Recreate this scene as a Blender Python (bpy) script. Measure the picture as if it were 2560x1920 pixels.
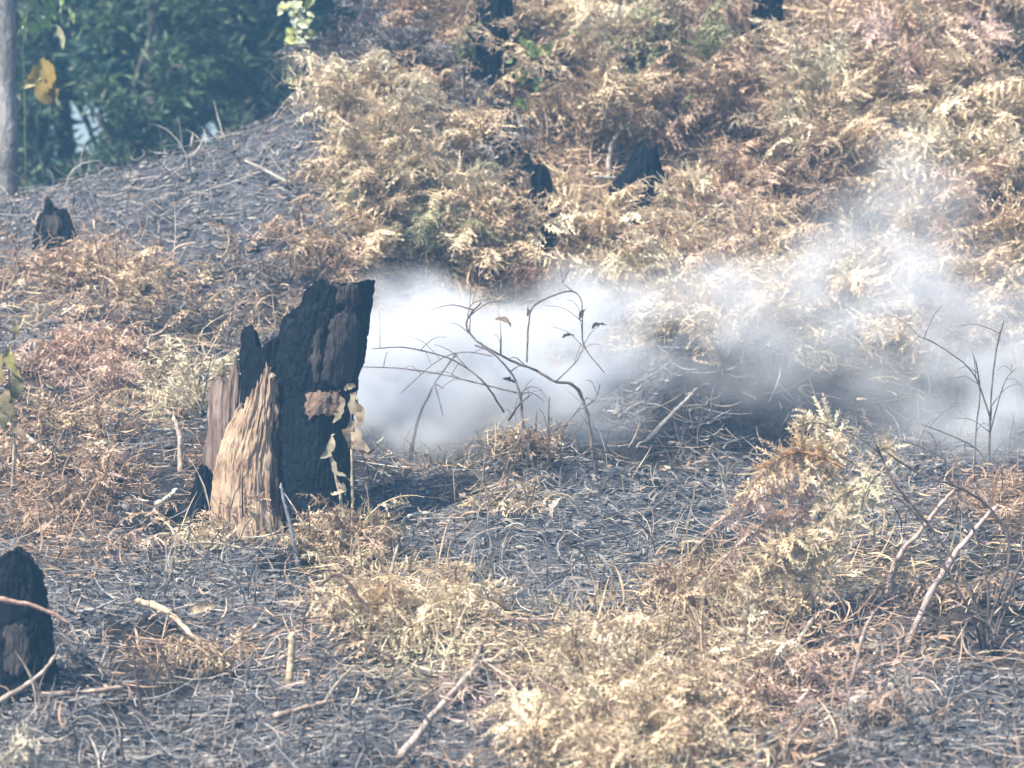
import bpy, math, random
import numpy as np
from mathutils import Vector

random.seed(7)
RNG = np.random.default_rng(7)
SC = bpy.context.scene
for o in list(bpy.data.objects):
    bpy.data.objects.remove(o, do_unlink=True)
COL = SC.collection

# ------------------------------------------------------------------ camera, sky, sun, exposure
CAM = np.array((0.0, -14.0, 1.0))
K = 1.0464e-4                      # tangent per photo pixel (2560 px wide photo, long lens)
cd = bpy.data.cameras.new("camera")
cd.sensor_width = 36.0
cd.lens = 36.0 / (2560 * K)
cd.clip_start = 0.1
cd.clip_end = 500.0
cd.dof.use_dof = True                # long phone zoom: the ridge and forest fall slightly out of focus
cd.dof.focus_distance = 13.9
cd.dof.aperture_fstop = 3.1
cam = bpy.data.objects.new("camera", cd)
cam.location = CAM
cam.rotation_euler = (math.radians(90), 0, 0)
COL.objects.link(cam)
SC.camera = cam

SUN = Vector((-0.52, -0.50, 0.95)).normalized()
W = bpy.data.worlds.new("World")
SC.world = W
W.use_nodes = True
nt = W.node_tree
sky = nt.nodes.new("ShaderNodeTexSky")
sky.sky_type = 'NISHITA'
sky.sun_disc = False
sky.sun_elevation = math.asin(SUN.z)
sky.sun_rotation = math.atan2(SUN.x, SUN.y)
sky.air_density = 1.0
sky.dust_density = 2.0
nt.links.new(sky.outputs[0], nt.nodes["Background"].inputs[0])
nt.nodes["Background"].inputs[1].default_value = 0.10
sd = bpy.data.lights.new("sun", 'SUN')
sd.energy = 5.0
sd.angle = math.radians(0.6)
sd.color = (1.0, 0.905, 0.77)
so = bpy.data.objects.new("sun", sd)
so.rotation_euler = SUN.to_track_quat('Z', 'Y').to_euler()
so.location = (-8, -8, 16)
COL.objects.link(so)
vs = SC.view_settings
vs.view_transform = 'Standard'
vs.look = 'None'
vs.exposure = 1.0
vs.gamma = 1.0
vs.use_curve_mapping = False
SC.render.engine = 'CYCLES'
SC.cycles.use_denoising = True
SC.cycles.use_adaptive_sampling = True
SC.cycles.adaptive_threshold = .04
SC.cycles.max_bounces = 6
SC.cycles.diffuse_bounces = 2
SC.cycles.glossy_bounces = 2
SC.cycles.transmission_bounces = 3
SC.cycles.volume_bounces = 6
SC.cycles.transparent_max_bounces = 8
SC.cycles.volume_step_rate = 1.0
SC.cycles.volume_max_steps = 128
SC.render.filter_size = 2.0

# ------------------------------------------------------------------ helpers
def sstep(a, b, x):
    t = np.clip((np.asarray(x, float) - a) / (b - a), 0, 1)
    return t * t * (3 - 2 * t)

def _hash(ix, iy, s):
    h = (ix.astype(np.int64) * 374761393 + iy.astype(np.int64) * 668265263 + s * 1274126177) & 0xFFFFFFFF
    h = ((h ^ (h >> 13)) * 1103515245) & 0xFFFFFFFF
    h = h ^ (h >> 16)
    return (h & 0xFFFF) / 65535.0

def vnoise(x, y, s=0):
    x = np.asarray(x, float); y = np.asarray(y, float)
    ix = np.floor(x); iy = np.floor(y)
    fx = x - ix; fy = y - iy
    fx = fx * fx * (3 - 2 * fx); fy = fy * fy * (3 - 2 * fy)
    ix = ix.astype(np.int64); iy = iy.astype(np.int64)
    a = _hash(ix, iy, s); b = _hash(ix + 1, iy, s)
    c = _hash(ix, iy + 1, s); d = _hash(ix + 1, iy + 1, s)
    return (a + (b - a) * fx) * (1 - fy) + (c + (d - c) * fx) * fy - 0.5

def fbm(x, y, s=0, o=4):
    r = 0; a = 1.0
    for i in range(o):
        r = r + a * vnoise(x * 2 ** i, y * 2 ** i, s + i * 17)
        a *= 0.5
    return r

# height of the hillside -----------------------------------------------------
_ty = np.linspace(-80, 80, 16001)
def _prof(pts, win=0.30):
    p = np.array(pts)
    z = np.interp(_ty, p[:, 0], p[:, 1])
    n = int(win / 0.01)
    zz = np.pad(z, n, mode='edge')
    return np.convolve(zz, np.ones(n) / n, mode='same')[n:-n]
PC = _prof([(-80, -.62), (-14, -.62), (-5, -.5), (-3, -.28), (0, .487), (.8, .69), (1.5, .85), (2.2, 1.3),
            (2.7, 1.72), (3.5, 2.42), (4.5, 3.3), (5.4, 3.8), (8, 3.9), (20, -.4), (80, -.5)])
PL = _prof([(-80, -.62), (-14, -.62), (-5, -.5), (-3, -.28), (0, .487), (1, .86), (2, 1.35), (2.6, 1.66),
            (3.2, 1.98), (3.5, 2.08), (3.9, 1.95), (5, 1.3), (7, .3), (10, -.5), (80, -.5)])

def height(x, y, fine=True):
    x = np.asarray(x, float); y = np.asarray(y, float)
    zc = np.interp(y, _ty, PC); zl = np.interp(y, _ty, PL)
    crest = np.interp(x, [-6, -2.33, -1.9, -1.42, -1.06, -.78, -.4], [1.5, 1.86, 2.0, 2.1, 2.2, 2.4, 2.5]) - 2.08
    zl = zl + crest * sstep(1.6, 3.3, y) * (1 - sstep(4, 8, y))
    w = sstep(-1.05, -.25, x + .12 * vnoise(y * 1.3, 3.1, 5))
    z = zl * (1 - w) + zc * w
    # hollow behind the stump, right of it a lip of earth
    z = z - .10 * np.exp(-(((x + .15) / .45) ** 2 + ((y - 1.25) / .3) ** 2))
    z = z + .09 * np.exp(-(((x - .02) / .20) ** 2 + ((y - .62) / .14) ** 2))
    z = z + .22 * np.exp(-(((x - .95) / .35) ** 2 + ((y - 1.75) / .35) ** 2))
    z = z - .42 * np.exp(-((x - 1.2 - .05 * (y - 4)) / .11) ** 2) * sstep(3.1, 3.6, y) * (1 - sstep(5.5, 6.5, y))   # notches added so the bank falls into shade as dark gaps
    z = z - .35 * np.exp(-((x + .08) / .11) ** 2) * sstep(3.7, 4.1, y) * (1 - sstep(5.5, 6.5, y))
    near = np.exp(-((y - 0) / 9.0) ** 2)
    z = z + .10 * fbm(x * 1.1 + 4, y * 1.1, 11, 2) * near
    z = z - .10 * near * 0
    if fine:
        z = z + (.045 * fbm(x * 6, y * 6, 31, 3) + .022 * fbm(x * 23, y * 23, 77, 2)) * near
    return z

# make the stump foot sit where it was measured
_DZ0 = float(height(-.8, 0.0) - .487)

def Zg(x, y):
    return float(height(x, y))

def ray(u, v):
    return np.array(((u - 1280) * K, 1.0, (960 - v) * K))

def P(u, v, y):
    """point of the place seen at photo pixel (u, v) in the vertical plane at depth y"""
    d = y - CAM[1]
    return CAM + ray(u, v) * d

_ds = np.linspace(9.5, 24, 363)
def G(u, v, up=0.0):
    """ground point seen at photo pixel (u, v)"""
    r = ray(u, v)
    ds = _ds
    for _ in range(2):
        q = CAM[None] + r[None] * ds[:, None]
        hit = np.nonzero(q[:, 2] <= height(q[:, 0], q[:, 1]))[0]
        i = hit[0] if len(hit) else len(ds) - 1
        ds = np.linspace(ds[max(i - 1, 0)], ds[i], 21)
    p = q[i].copy()
    p[2] = Zg(p[0], p[1]) + up
    return p

# mesh collecting -------------------------------------------------------------
class MB:
    def __init__(self):
        self.v = []; self.f = []; self.c = []; self.n = 0
    def add(self, verts, faces, col):
        verts = np.asarray(verts, float).reshape(-1, 3)
        faces = np.asarray(faces, int)
        col = np.asarray(col, float)
        if col.ndim == 1:
            col = np.repeat(col[None], len(verts), 0)
        self.v.append(verts); self.f.append(faces + self.n); self.c.append(col)
        self.n += len(verts)
    def mesh(self, name, mat, smooth=True, origin=None):
        v = np.concatenate(self.v); c = np.concatenate(self.c)
        if origin is not None:
            v = v - np.asarray(origin)[None]
        me = bpy.data.meshes.new(name)
        quads = [f for f in self.f if f.shape[1] == 4]
        tris = [f for f in self.f if f.shape[1] == 3]
        nl = sum(f.size for f in quads) + sum(f.size for f in tris)
        allf = ([np.concatenate(quads)] if quads else []) + ([np.concatenate(tris)] if tris else [])
        nf = sum(len(f) for f in allf)
        me.vertices.add(len(v)); me.vertices.foreach_set("co", v.astype(np.float32).ravel())
        me.loops.add(nl); me.loops.foreach_set("vertex_index", np.concatenate([f.ravel() for f in allf]).astype(np.int32))
        me.polygons.add(nf)
        sizes = np.concatenate([np.full(len(f), f.shape[1]) for f in allf])
        starts = np.concatenate(([0], np.cumsum(sizes)[:-1]))
        me.polygons.foreach_set("loop_start", starts.astype(np.int32))
        me.update(calc_edges=True)
        at = me.color_attributes.new("Col", 'FLOAT_COLOR', 'POINT')
        cc = np.ones((len(v), 4), np.float32); cc[:, :3] = c
        at.data.foreach_set("color", cc.ravel())
        me.polygons.foreach_set("use_smooth", np.full(nf, smooth))
        me.materials.append(mat)
        me.validate()
        return me

def obj(name, mb, mat, parent=None, smooth=True, origin=None):
    me = mb.mesh(name, mat, smooth, origin)
    o = bpy.data.objects.new(name, me)
    COL.objects.link(o)
    if parent is not None:
        o.parent = parent
    elif origin is not None:
        o.location = origin
    return o

def tag(o, label=None, cat=None, group=None, kind=None):
    if label: o["label"] = label
    if cat: o["category"] = cat
    if group: o["group"] = group
    if kind: o["kind"] = kind
    return o

def thing(name, label, cat, loc, group=None):
    o = bpy.data.objects.new(name, None)
    o.empty_display_size = .1
    o.location = loc
    COL.objects.link(o)
    return tag(o, label, cat, group)

# ------------------------------------------------------------------ materials
def base_mat(name):
    m = bpy.data.materials.new(name)
    m.use_nodes = True
    t = m.node_tree
    b = t.nodes["Principled BSDF"]
    return m, t, b

def N(t, kind, **kw):
    n = t.nodes.new(kind)
    for k, v in kw.items():
        setattr(n, k, v)
    return n

def attr_mat(name, rough=.8, noise=30, var=.5, trans=0.0, bump=0.0, spec=.25):
    m, t, b = base_mat(name)
    a = N(t, "ShaderNodeAttribute", attribute_name="Col")
    tc = N(t, "ShaderNodeTexCoord")
    nz = N(t, "ShaderNodeTexNoise"); nz.inputs["Scale"].default_value = noise; nz.inputs["Detail"].default_value = 3
    t.links.new(tc.outputs["Object"], nz.inputs["Vector"])
    mr = N(t, "ShaderNodeMapRange")
    mr.inputs[1].default_value = .25; mr.inputs[2].default_value = .75
    mr.inputs[3].default_value = 1 - var; mr.inputs[4].default_value = 1 + var
    t.links.new(nz.outputs["Fac"], mr.inputs[0])
    mx = N(t, "ShaderNodeVectorMath", operation='SCALE')
    t.links.new(a.outputs["Color"], mx.inputs[0]); t.links.new(mr.outputs[0], mx.inputs["Scale"])
    t.links.new(mx.outputs[0], b.inputs["Base Color"])
    b.inputs["Roughness"].default_value = rough
    b.inputs["Specular IOR Level"].default_value = spec
    if bump:
        bp = N(t, "ShaderNodeBump"); bp.inputs["Strength"].default_value = bump; bp.inputs["Distance"].default_value = .01
        t.links.new(nz.outputs["Fac"], bp.inputs["Height"]); t.links.new(bp.outputs[0], b.inputs["Normal"])
    if trans:
        tr = N(t, "ShaderNodeBsdfTranslucent")
        t.links.new(mx.outputs[0], tr.inputs["Color"])
        ms = N(t, "ShaderNodeMixShader"); ms.inputs[0].default_value = trans
        out = t.nodes["Material Output"]
        t.links.new(b.outputs[0], ms.inputs[1]); t.links.new(tr.outputs[0], ms.inputs[2])
        t.links.new(ms.outputs[0], out.inputs["Surface"])
    return m

M_FERN = attr_mat("dry_fern", .75, 40, .35, trans=.22)
M_LITTER = attr_mat("litter", .85, 55, .4)
M_TWIG = attr_mat("twig", .8, 60, .45, bump=.4)
M_LEAF = attr_mat("green_leaf", .5, 12, .3, trans=.3, spec=.4)
M_DRYLEAF = attr_mat("dry_leaf", .6, 45, .35, trans=.2, spec=.4)

def ramp(t, stops):
    r = N(t, "ShaderNodeValToRGB")
    e = r.color_ramp.elements
    while len(e) < len(stops):
        e.new(.5)
    for el, (p, c) in zip(e, stops):
        el.position = p; el.color = (*c, 1)
    return r

def grain_mat(name, stops, stretch=(1, 1, .12), scale=38, rough=.7, bump=.8, spec=.3, cracks=0.0):
    m, t, b = base_mat(name)
    tc = N(t, "ShaderNodeTexCoord"); mp = N(t, "ShaderNodeMapping")
    mp.inputs["Scale"].default_value = stretch
    t.links.new(tc.outputs["Object"], mp.inputs[0])
    n1 = N(t, "ShaderNodeTexNoise"); n1.inputs["Scale"].default_value = scale; n1.inputs["Detail"].default_value = 6
    n1.inputs["Distortion"].default_value = .8
    t.links.new(mp.outputs[0], n1.inputs["Vector"])
    n2 = N(t, "ShaderNodeTexNoise"); n2.inputs["Scale"].default_value = 9; n2.inputs["Detail"].default_value = 3
    t.links.new(tc.outputs["Object"], n2.inputs["Vector"])
    ad = N(t, "ShaderNodeMath", operation='MULTIPLY_ADD')
    ad.inputs[1].default_value = .6
    t.links.new(n2.outputs["Fac"], ad.inputs[0])
    h = N(t, "ShaderNodeMath", operation='MULTIPLY'); h.inputs[1].default_value = .55
    t.links.new(n1.outputs["Fac"], h.inputs[0]); t.links.new(h.outputs[0], ad.inputs[2])
    r = ramp(t, stops)
    t.links.new(ad.outputs[0], r.inputs[0])
    at = N(t, "ShaderNodeAttribute", attribute_name="Col")
    ml = N(t, "ShaderNodeVectorMath", operation='MULTIPLY')
    t.links.new(r.outputs[0], ml.inputs[0]); t.links.new(at.outputs["Color"], ml.inputs[1])
    t.links.new(ml.outputs[0], b.inputs["Base Color"])
    b.inputs["Roughness"].default_value = rough; b.inputs["Specular IOR Level"].default_value = spec
    bp = N(t, "ShaderNodeBump"); bp.inputs["Strength"].default_value = bump; bp.inputs["Distance"].default_value = .02
    hh = n1.outputs["Fac"]
    if cracks:
        vo = N(t, "ShaderNodeTexVoronoi", feature='DISTANCE_TO_EDGE'); vo.inputs["Scale"].default_value = 26
        mp2 = N(t, "ShaderNodeMapping"); mp2.inputs["Scale"].default_value = (1.3, 1.3, .55)
        t.links.new(tc.outputs["Object"], mp2.inputs[0]); t.links.new(mp2.outputs[0], vo.inputs["Vector"])
        cl = N(t, "ShaderNodeMapRange"); cl.inputs[2].default_value = .18
        t.links.new(vo.outputs["Distance"], cl.inputs[0])
        s = N(t, "ShaderNodeMath", operation='MULTIPLY_ADD'); s.inputs[1].default_value = cracks
        t.links.new(cl.outputs[0], s.inputs[0]); t.links.new(n1.outputs["Fac"], s.inputs[2])
        hh = s.outputs[0]
    t.links.new(hh, bp.inputs["Height"]); t.links.new(bp.outputs[0], b.inputs["Normal"])
    return m

M_CHAR = grain_mat("char", [(.3, (.003, .005, .008)), (.6, (.006, .009, .014)), (.8, (.014, .019, .027))], rough=.8, bump=.5, cracks=.4, spec=.10)
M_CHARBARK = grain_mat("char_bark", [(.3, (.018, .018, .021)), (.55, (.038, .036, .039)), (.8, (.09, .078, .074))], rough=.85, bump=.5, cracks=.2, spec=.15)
M_WOOD = grain_mat("torn_wood", [(.32, (.07, .05, .042)), (.44, (.26, .175, .12)), (.56, (.42, .305, .21)), (.74, (.55, .43, .31))], stretch=(1, 1, .2), scale=48, rough=.85, bump=1.0)
M_ROT = grain_mat("rotten_wood", [(.3, (.08, .06, .055)), (.5, (.19, .14, .12)), (.75, (.36, .28, .24))], rough=.9, bump=1.0)
M_PATCH = grain_mat("bare_knot", [(.3, (.15, .10, .07)), (.6, (.24, .165, .12)), (.85, (.33, .235, .175))], stretch=(1, 1, .6), rough=.85)
M_PATCHD = grain_mat("scorched_wood", [(.3, (.03, .024, .022)), (.55, (.075, .055, .046)), (.8, (.15, .11, .09))], rough=.9)
M_TRUNK = grain_mat("pale_bark", [(.3, (.07, .07, .075)), (.5, (.15, .15, .155)), (.72, (.27, .26, .255))], stretch=(1, 1, .35), scale=40, bump=1.0, rough=.85)
M_BARK = grain_mat("dark_bark", [(.3, (.03, .03, .028)), (.7, (.09, .08, .07))], scale=20, rough=.9)

def ground_mat():
    m, t, b = base_mat("burnt_earth")
    tc = N(t, "ShaderNodeTexCoord")
    n1 = N(t, "ShaderNodeTexNoise"); n1.inputs["Scale"].default_value = 3.2; n1.inputs["Detail"].default_value = 5
    n2 = N(t, "ShaderNodeTexNoise"); n2.inputs["Scale"].default_value = 42; n2.inputs["Detail"].default_value = 6
    for n in (n1, n2):
        t.links.new(tc.outputs["Object"], n.inputs["Vector"])
    r1 = ramp(t, [(.32, (.7, .7, .72)), (.5, (1, 1, 1)), (.66, (1.35, 1.3, 1.25))])
    r2 = ramp(t, [(.35, (.5, .5, .53)), (.55, (1, 1, 1)), (.72, (1.7, 1.65, 1.6))])
    t.links.new(n1.outputs["Fac"], r1.inputs[0]); t.links.new(n2.outputs["Fac"], r2.inputs[0])
    a = N(t, "ShaderNodeVectorMath", operation='MULTIPLY')
    at = N(t, "ShaderNodeAttribute", attribute_name="Col")
    a0 = N(t, "ShaderNodeVectorMath", operation='MULTIPLY')
    t.links.new(r1.outputs[0], a0.inputs[0]); t.links.new(at.outputs["Color"], a0.inputs[1])
    t.links.new(a0.outputs[0], a.inputs[0]); t.links.new(r2.outputs[0], a.inputs[1])
    t.links.new(a.outputs[0], b.inputs["Base Color"])
    b.inputs["Roughness"].default_value = .95; b.inputs["Specular IOR Level"].default_value = .15
    bp = N(t, "ShaderNodeBump"); bp.inputs["Strength"].default_value = .9; bp.inputs["Distance"].default_value = .03
    t.links.new(n2.outputs["Fac"], bp.inputs["Height"]); t.links.new(bp.outputs[0], b.inputs["Normal"])
    return m
M_GROUND = ground_mat()

# ------------------------------------------------------------------ the hillside
def axis(lo, hi, step, far, grow=1.25):
    a = list(np.arange(lo, hi + 1e-6, step))
    s = step; x = hi
    while x < far:
        s *= grow; x += s; a.append(min(x, far))
    s = step; x = lo; left = []
    while x > -far:
        s *= grow; x -= s; left.append(max(x, -far))
    return np.array(left[::-1] + a)
gx = axis(-2.9, 2.9, .022, 45); gy = axis(-3.2, 5.2, .022, 45)
X, Y = np.meshgrid(gx, gy)
Zt = height(X, Y)
nx, ny = len(gx), len(gy)
idx = np.arange(nx * ny).reshape(ny, nx)
fq = np.stack([idx[:-1, :-1], idx[:-1, 1:], idx[1:, 1:], idx[1:, :-1]], -1).reshape(-1, 4)
# ------------------------------------------------------------------ patches of burnt and unburnt cover (world ellipses on the ground)
ASH = [(.13, .13, .135), (.075, .08, .09), (.19, .185, .18), (.18, .16, .145), (.035, .038, .045), (.22, .20, .18), (.13, .108, .095), (.30, .275, .25)]
RED = [(.30, .195, .125), (.37, .25, .165), (.22, .15, .115), (.44, .32, .22), (.15, .11, .09), (.54, .42, .31)]
TAN = [(.44, .345, .22), (.36, .28, .185), (.28, .21, .145), (.53, .43, .29), (.22, .165, .12)]
PALE = [(.53, .46, .32), (.59, .52, .38), (.42, .36, .25), (.33, .27, .185)]
PINK = [(.38, .265, .225), (.32, .22, .19), (.46, .35, .30), (.24, .17, .15), (.5, .41, .36)]
PAL = dict(ash=np.array(ASH) * 1.22, red=np.array(RED), tan=np.array(TAN), pale=np.array(PALE), pink=np.array(PINK))
KINDS = ['ash', 'red', 'tan', 'pale', 'pink']

PATCH = [(230, 1080, 330, 170, 'red', 3.0), (560, 820, 180, 130, 'tan', 2.0), (90, 800, 160, 80, 'tan', 2.0), (450, 1240, 120, 60, 'ash', 2.0), (2200, 1450, 250, 150, 'tan', 1.3),  # photo pixel of the middle, half width, half height, kind, weight
    (380, 480, 460, 150, 'ash', 3.0), (650, 400, 200, 140, 'ash', 2.0),
    (280, 720, 330, 90, 'red', 3.0), (620, 690, 200, 120, 'red', 1.6), (620, 760, 220, 140, 'ash', 1.2), (150, 650, 160, 50, 'red', 2.0),
    (250, 930, 190, 60, 'pink', 7), (450, 960, 110, 80, 'pale', 6.0), (440, 850, 70, 80, 'pale', 2.0), (300, 850, 120, 50, 'ash', 2.4),
    (150, 1150, 300, 130, 'pink', 1.6), (400, 1150, 200, 110, 'ash', 1.2), (180, 1380, 220, 130, 'red', 2.0), (100, 1250, 200, 100, 'red', 1.6),
    (560, 1480, 380, 110, 'ash', 3.0), (480, 1390, 150, 40, 'pale', 2.6), (430, 1650, 140, 70, 'red', 3.0), (250, 1720, 200, 50, 'red', 1.5),
    (700, 1620, 260, 70, 'red', 1.4), (860, 1400, 90, 70, 'tan', 2.4), (980, 1500, 170, 90, 'tan', 2.4), (1080, 1600, 170, 90, 'pale', 1.8),
    (1400, 1320, 520, 150, 'ash', 3.6), (1180, 1270, 130, 70, 'tan', 2.2), (1250, 1110, 150, 50, 'tan', 2.4),
    (1400, 1500, 240, 70, 'ash', 2.5), (1600, 1700, 330, 150, 'tan', 2.8), (1800, 1500, 190, 120, 'tan', 2.0), (1620, 1850, 260, 90, 'pale', 1.5),
    (1250, 1830, 300, 90, 'ash', 1.8), (1300, 1800, 220, 80, 'pink', 1.3), (500, 1860, 640, 80, 'ash', 3.0),
    (2300, 1450, 330, 240, 'ash', 2.0), (2200, 1600, 300, 160, 'red', 1.0), (2400, 1830, 260, 90, 'ash', 3.2), (2050, 1720, 220, 110, 'pink', 1.2),
    (2500, 1270, 90, 50, 'red', 2.5), (2400, 1180, 250, 50, 'ash', 2), (1850, 1030, 350, 90, 'ash', 9), (1700, 960, 250, 80, 'ash', 7), (2350, 1050, 250, 80, 'ash', 4),
    (1050, 450, 280, 250, 'tan', 2.0), (1250, 620, 350, 90, 'tan', 1.5), (1650, 580, 300, 120, 'tan', 1.5), (1500, 400, 250, 140, 'red', 1.6),
    (1250, 250, 300, 150, 'red', 1.3), (1000, 120, 200, 130, 'red', 1.2), (2250, 300, 330, 330, 'tan', 2), (1750, 200, 200, 200, 'red', 1.2),
    (1900, 740, 500, 110, 'pale', 2.0), (2350, 850, 300, 150, 'tan', 1.5),
]
_pw = []
for (u, v, ru, rv, kind, wt) in PATCH:
    c = G(u, v); a = G(u, min(v + rv, 1960)); b2 = G(u, max(v - rv, 5))
    rx = ru * K * (c[1] + 14)
    ry = max(abs(a[1] - c[1]), abs(b2[1] - c[1]), .05)
    _pw.append((c[0], c[1], rx, ry, KINDS.index(kind), wt))

def kind_weights(x, y):
    w = np.full((len(x), 5), .10)
    bank = sstep(2.0, 2.7, y) * sstep(-.9, -.5, x)
    w[:, 0] = .5 - .42 * bank
    w[:, 1] += .16; w[:, 4] += .06
    w[:, 2] += .5 * bank; w[:, 1] += .25 * bank
    for (cx, cy, rx, ry, k, wt) in _pw:
        d = ((x - cx) / rx) ** 2 + ((y - cy) / ry) ** 2
        w[:, k] += wt * np.exp(-d * 1.2)
    n = 1 + 1.3 * np.stack([vnoise(x * 5 + i * 31, y * 5, 200 + i) for i in range(5)], -1)
    w = (w * n) ** 2.3
    return w / w.sum(1, keepdims=True)

def CHARN(x, y):
    return fbm(x * 2.6 + 9, y * 2.1, 301, 3) + .6 * sstep(1.6, 2.3, y)
# the mat of litter and soil itself takes the colour of what covers it
_gw = kind_weights(X.ravel(), Y.ravel())
_gm = np.stack([np.array((.062, .066, .078)), PAL['red'].mean(0) * .62, PAL['tan'].mean(0) * .66, PAL['pale'].mean(0) * .66, PAL['pink'].mean(0) * .62])
_gm = np.repeat(_gm[None], len(_gw), 0)
_gm[:, 0] *= (.35 + 1.0 * sstep(-.22, .12, CHARN(X.ravel(), Y.ravel())))[:, None]
g = MB(); g.add(np.stack([X, Y, Zt], -1).reshape(-1, 3), fq, (_gw[..., None] * _gm).sum(1))
tag(obj("hillside_ground", g, M_GROUND), "burnt ash covered hillside ground rising to a ridge", "ground", kind="structure")

def pick_kind(x, y):
    w = kind_weights(x, y)
    r = RNG.random(len(x))[:, None]
    return np.clip((np.cumsum(w, 1) < r).sum(1), 0, 4)

def scatter(n, ylo, yhi):
    """random ground points inside the visible wedge of hillside"""
    y = ylo + (yhi - ylo) * RNG.random(n * 2)
    half = (1450 * K) * (y + 14)
    x = (RNG.random(n * 2) * 2 - 1) * half
    ok = (y < 3.75 + .5 * RNG.random(n * 2)) | (x > -1.0)
    x, y = x[ok][:n], y[ok][:n]
    return x, y

def normals(x, y):
    e = .05
    hx = (height(x + e, y, False) - height(x - e, y, False)) / (2 * e)
    hy = (height(x, y + e, False) - height(x, y - e, False)) / (2 * e)
    n = np.stack([-hx, -hy, np.ones_like(hx)], -1)
    return n / np.linalg.norm(n, axis=1, keepdims=True)

def unit(a):
    return a / np.maximum(np.linalg.norm(a, axis=-1, keepdims=True), 1e-9)

def strips(p0, dirv, side, length, width, curl, lift, col, seg=4, taper=.35, ridge=True):
    """many small bent strips at once: p0,dirv,side (n,3)"""
    n = len(p0)
    up = unit(np.cross(dirv, side))
    s = np.linspace(0, 1, seg + 1)
    ang = curl[:, None] * s[None]                  # bending in the strip's plane
    ang2 = lift[:, None] * s[None]
    d = (dirv[:, None] * np.cos(ang)[..., None] + side[:, None] * np.sin(ang)[..., None]) + up[:, None] * np.sin(ang2)[..., None]
    step = (length / seg)[:, None, None] * d
    c = p0[:, None] + np.concatenate([np.zeros((n, 1, 3)), np.cumsum(step[:, :-1], 1)], 1)
    sd = -dirv[:, None] * np.sin(ang)[..., None] + side[:, None] * np.cos(ang)[..., None]
    w = width[:, None] * (1 - (1 - taper) * np.abs(s[None] * 2 - .8) ** 1.5)
    w = np.maximum(w, width[:, None] * .15)
    a = c + sd * w[..., None] * .5; b = c - sd * w[..., None] * .5
    if not ridge:
        v = np.stack([a, b], 2).reshape(n, (seg + 1) * 2, 3)
        f = np.array([[i * 2, i * 2 + 1, i * 2 + 3, i * 2 + 2] for i in range(seg)])
        f = (f[None] + (np.arange(n) * (seg + 1) * 2)[:, None, None]).reshape(-1, 4)
        return v.reshape(-1, 3), f, np.repeat(col[:, None], (seg + 1) * 2, 1).reshape(-1, 3)
    m = c + up[:, None] * (w * .28)[..., None]      # ridge so the strip has some thickness
    v = np.stack([a, m, b], 2).reshape(n, (seg + 1) * 3, 3)
    base = (np.arange(n) * (seg + 1) * 3)[:, None, None]
    f = []
    for i in range(seg):
        for j in range(2):
            f.append([i * 3 + j, i * 3 + j + 1, (i + 1) * 3 + j + 1, (i + 1) * 3 + j])
    f = (np.array(f)[None] + base).reshape(-1, 4)
    cc = np.repeat(col[:, None], (seg + 1) * 3, 1).reshape(-1, 3)
    return v.reshape(-1, 3), f, cc

def pinnate(p0, dirv, side, length, width, curl, lift, col, nodes=7):
    """many fern pinnae at once: a bent midrib carrying pairs of small pointed pinnules"""
    n = len(p0)
    up = unit(np.cross(dirv, side))
    s = np.linspace(.04, 1, nodes + 1)
    ang = curl[:, None] * s[None]; ang2 = lift[:, None] * s[None]
    d = (dirv[:, None] * np.cos(ang)[..., None] + side[:, None] * np.sin(ang)[..., None]) + up[:, None] * np.sin(ang2)[..., None]
    step = (length / nodes)[:, None, None] * d
    c = p0[:, None] + np.concatenate([np.zeros((n, 1, 3)), np.cumsum(step[:, :-1], 1)], 1)
    sd = -dirv[:, None] * np.sin(ang)[..., None] + side[:, None] * np.cos(ang)[..., None]
    a, b = c[:, :-1], c[:, 1:]
    mid = b + (b - a) * .35
    w = width[:, None] * (1 - .8 * s[None, :-1]) * (.7 + .6 * RNG.random((n, nodes)))
    tl = mid + sd[:, :-1] * w[..., None] + up[:, None] * (w * RNG.normal(0, .5, (n, nodes)))[..., None]
    tr = mid - sd[:, :-1] * w[..., None] + up[:, None] * (w * RNG.normal(0, .5, (n, nodes)))[..., None]
    v = np.stack([a, b, tl, a, b, tr], 2).reshape(-1, 3)
    f = np.arange(len(v)).reshape(-1, 3)
    cc = np.repeat(col[:, None], nodes * 6, 1).reshape(-1, 3)
    return v, f, cc

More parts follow.
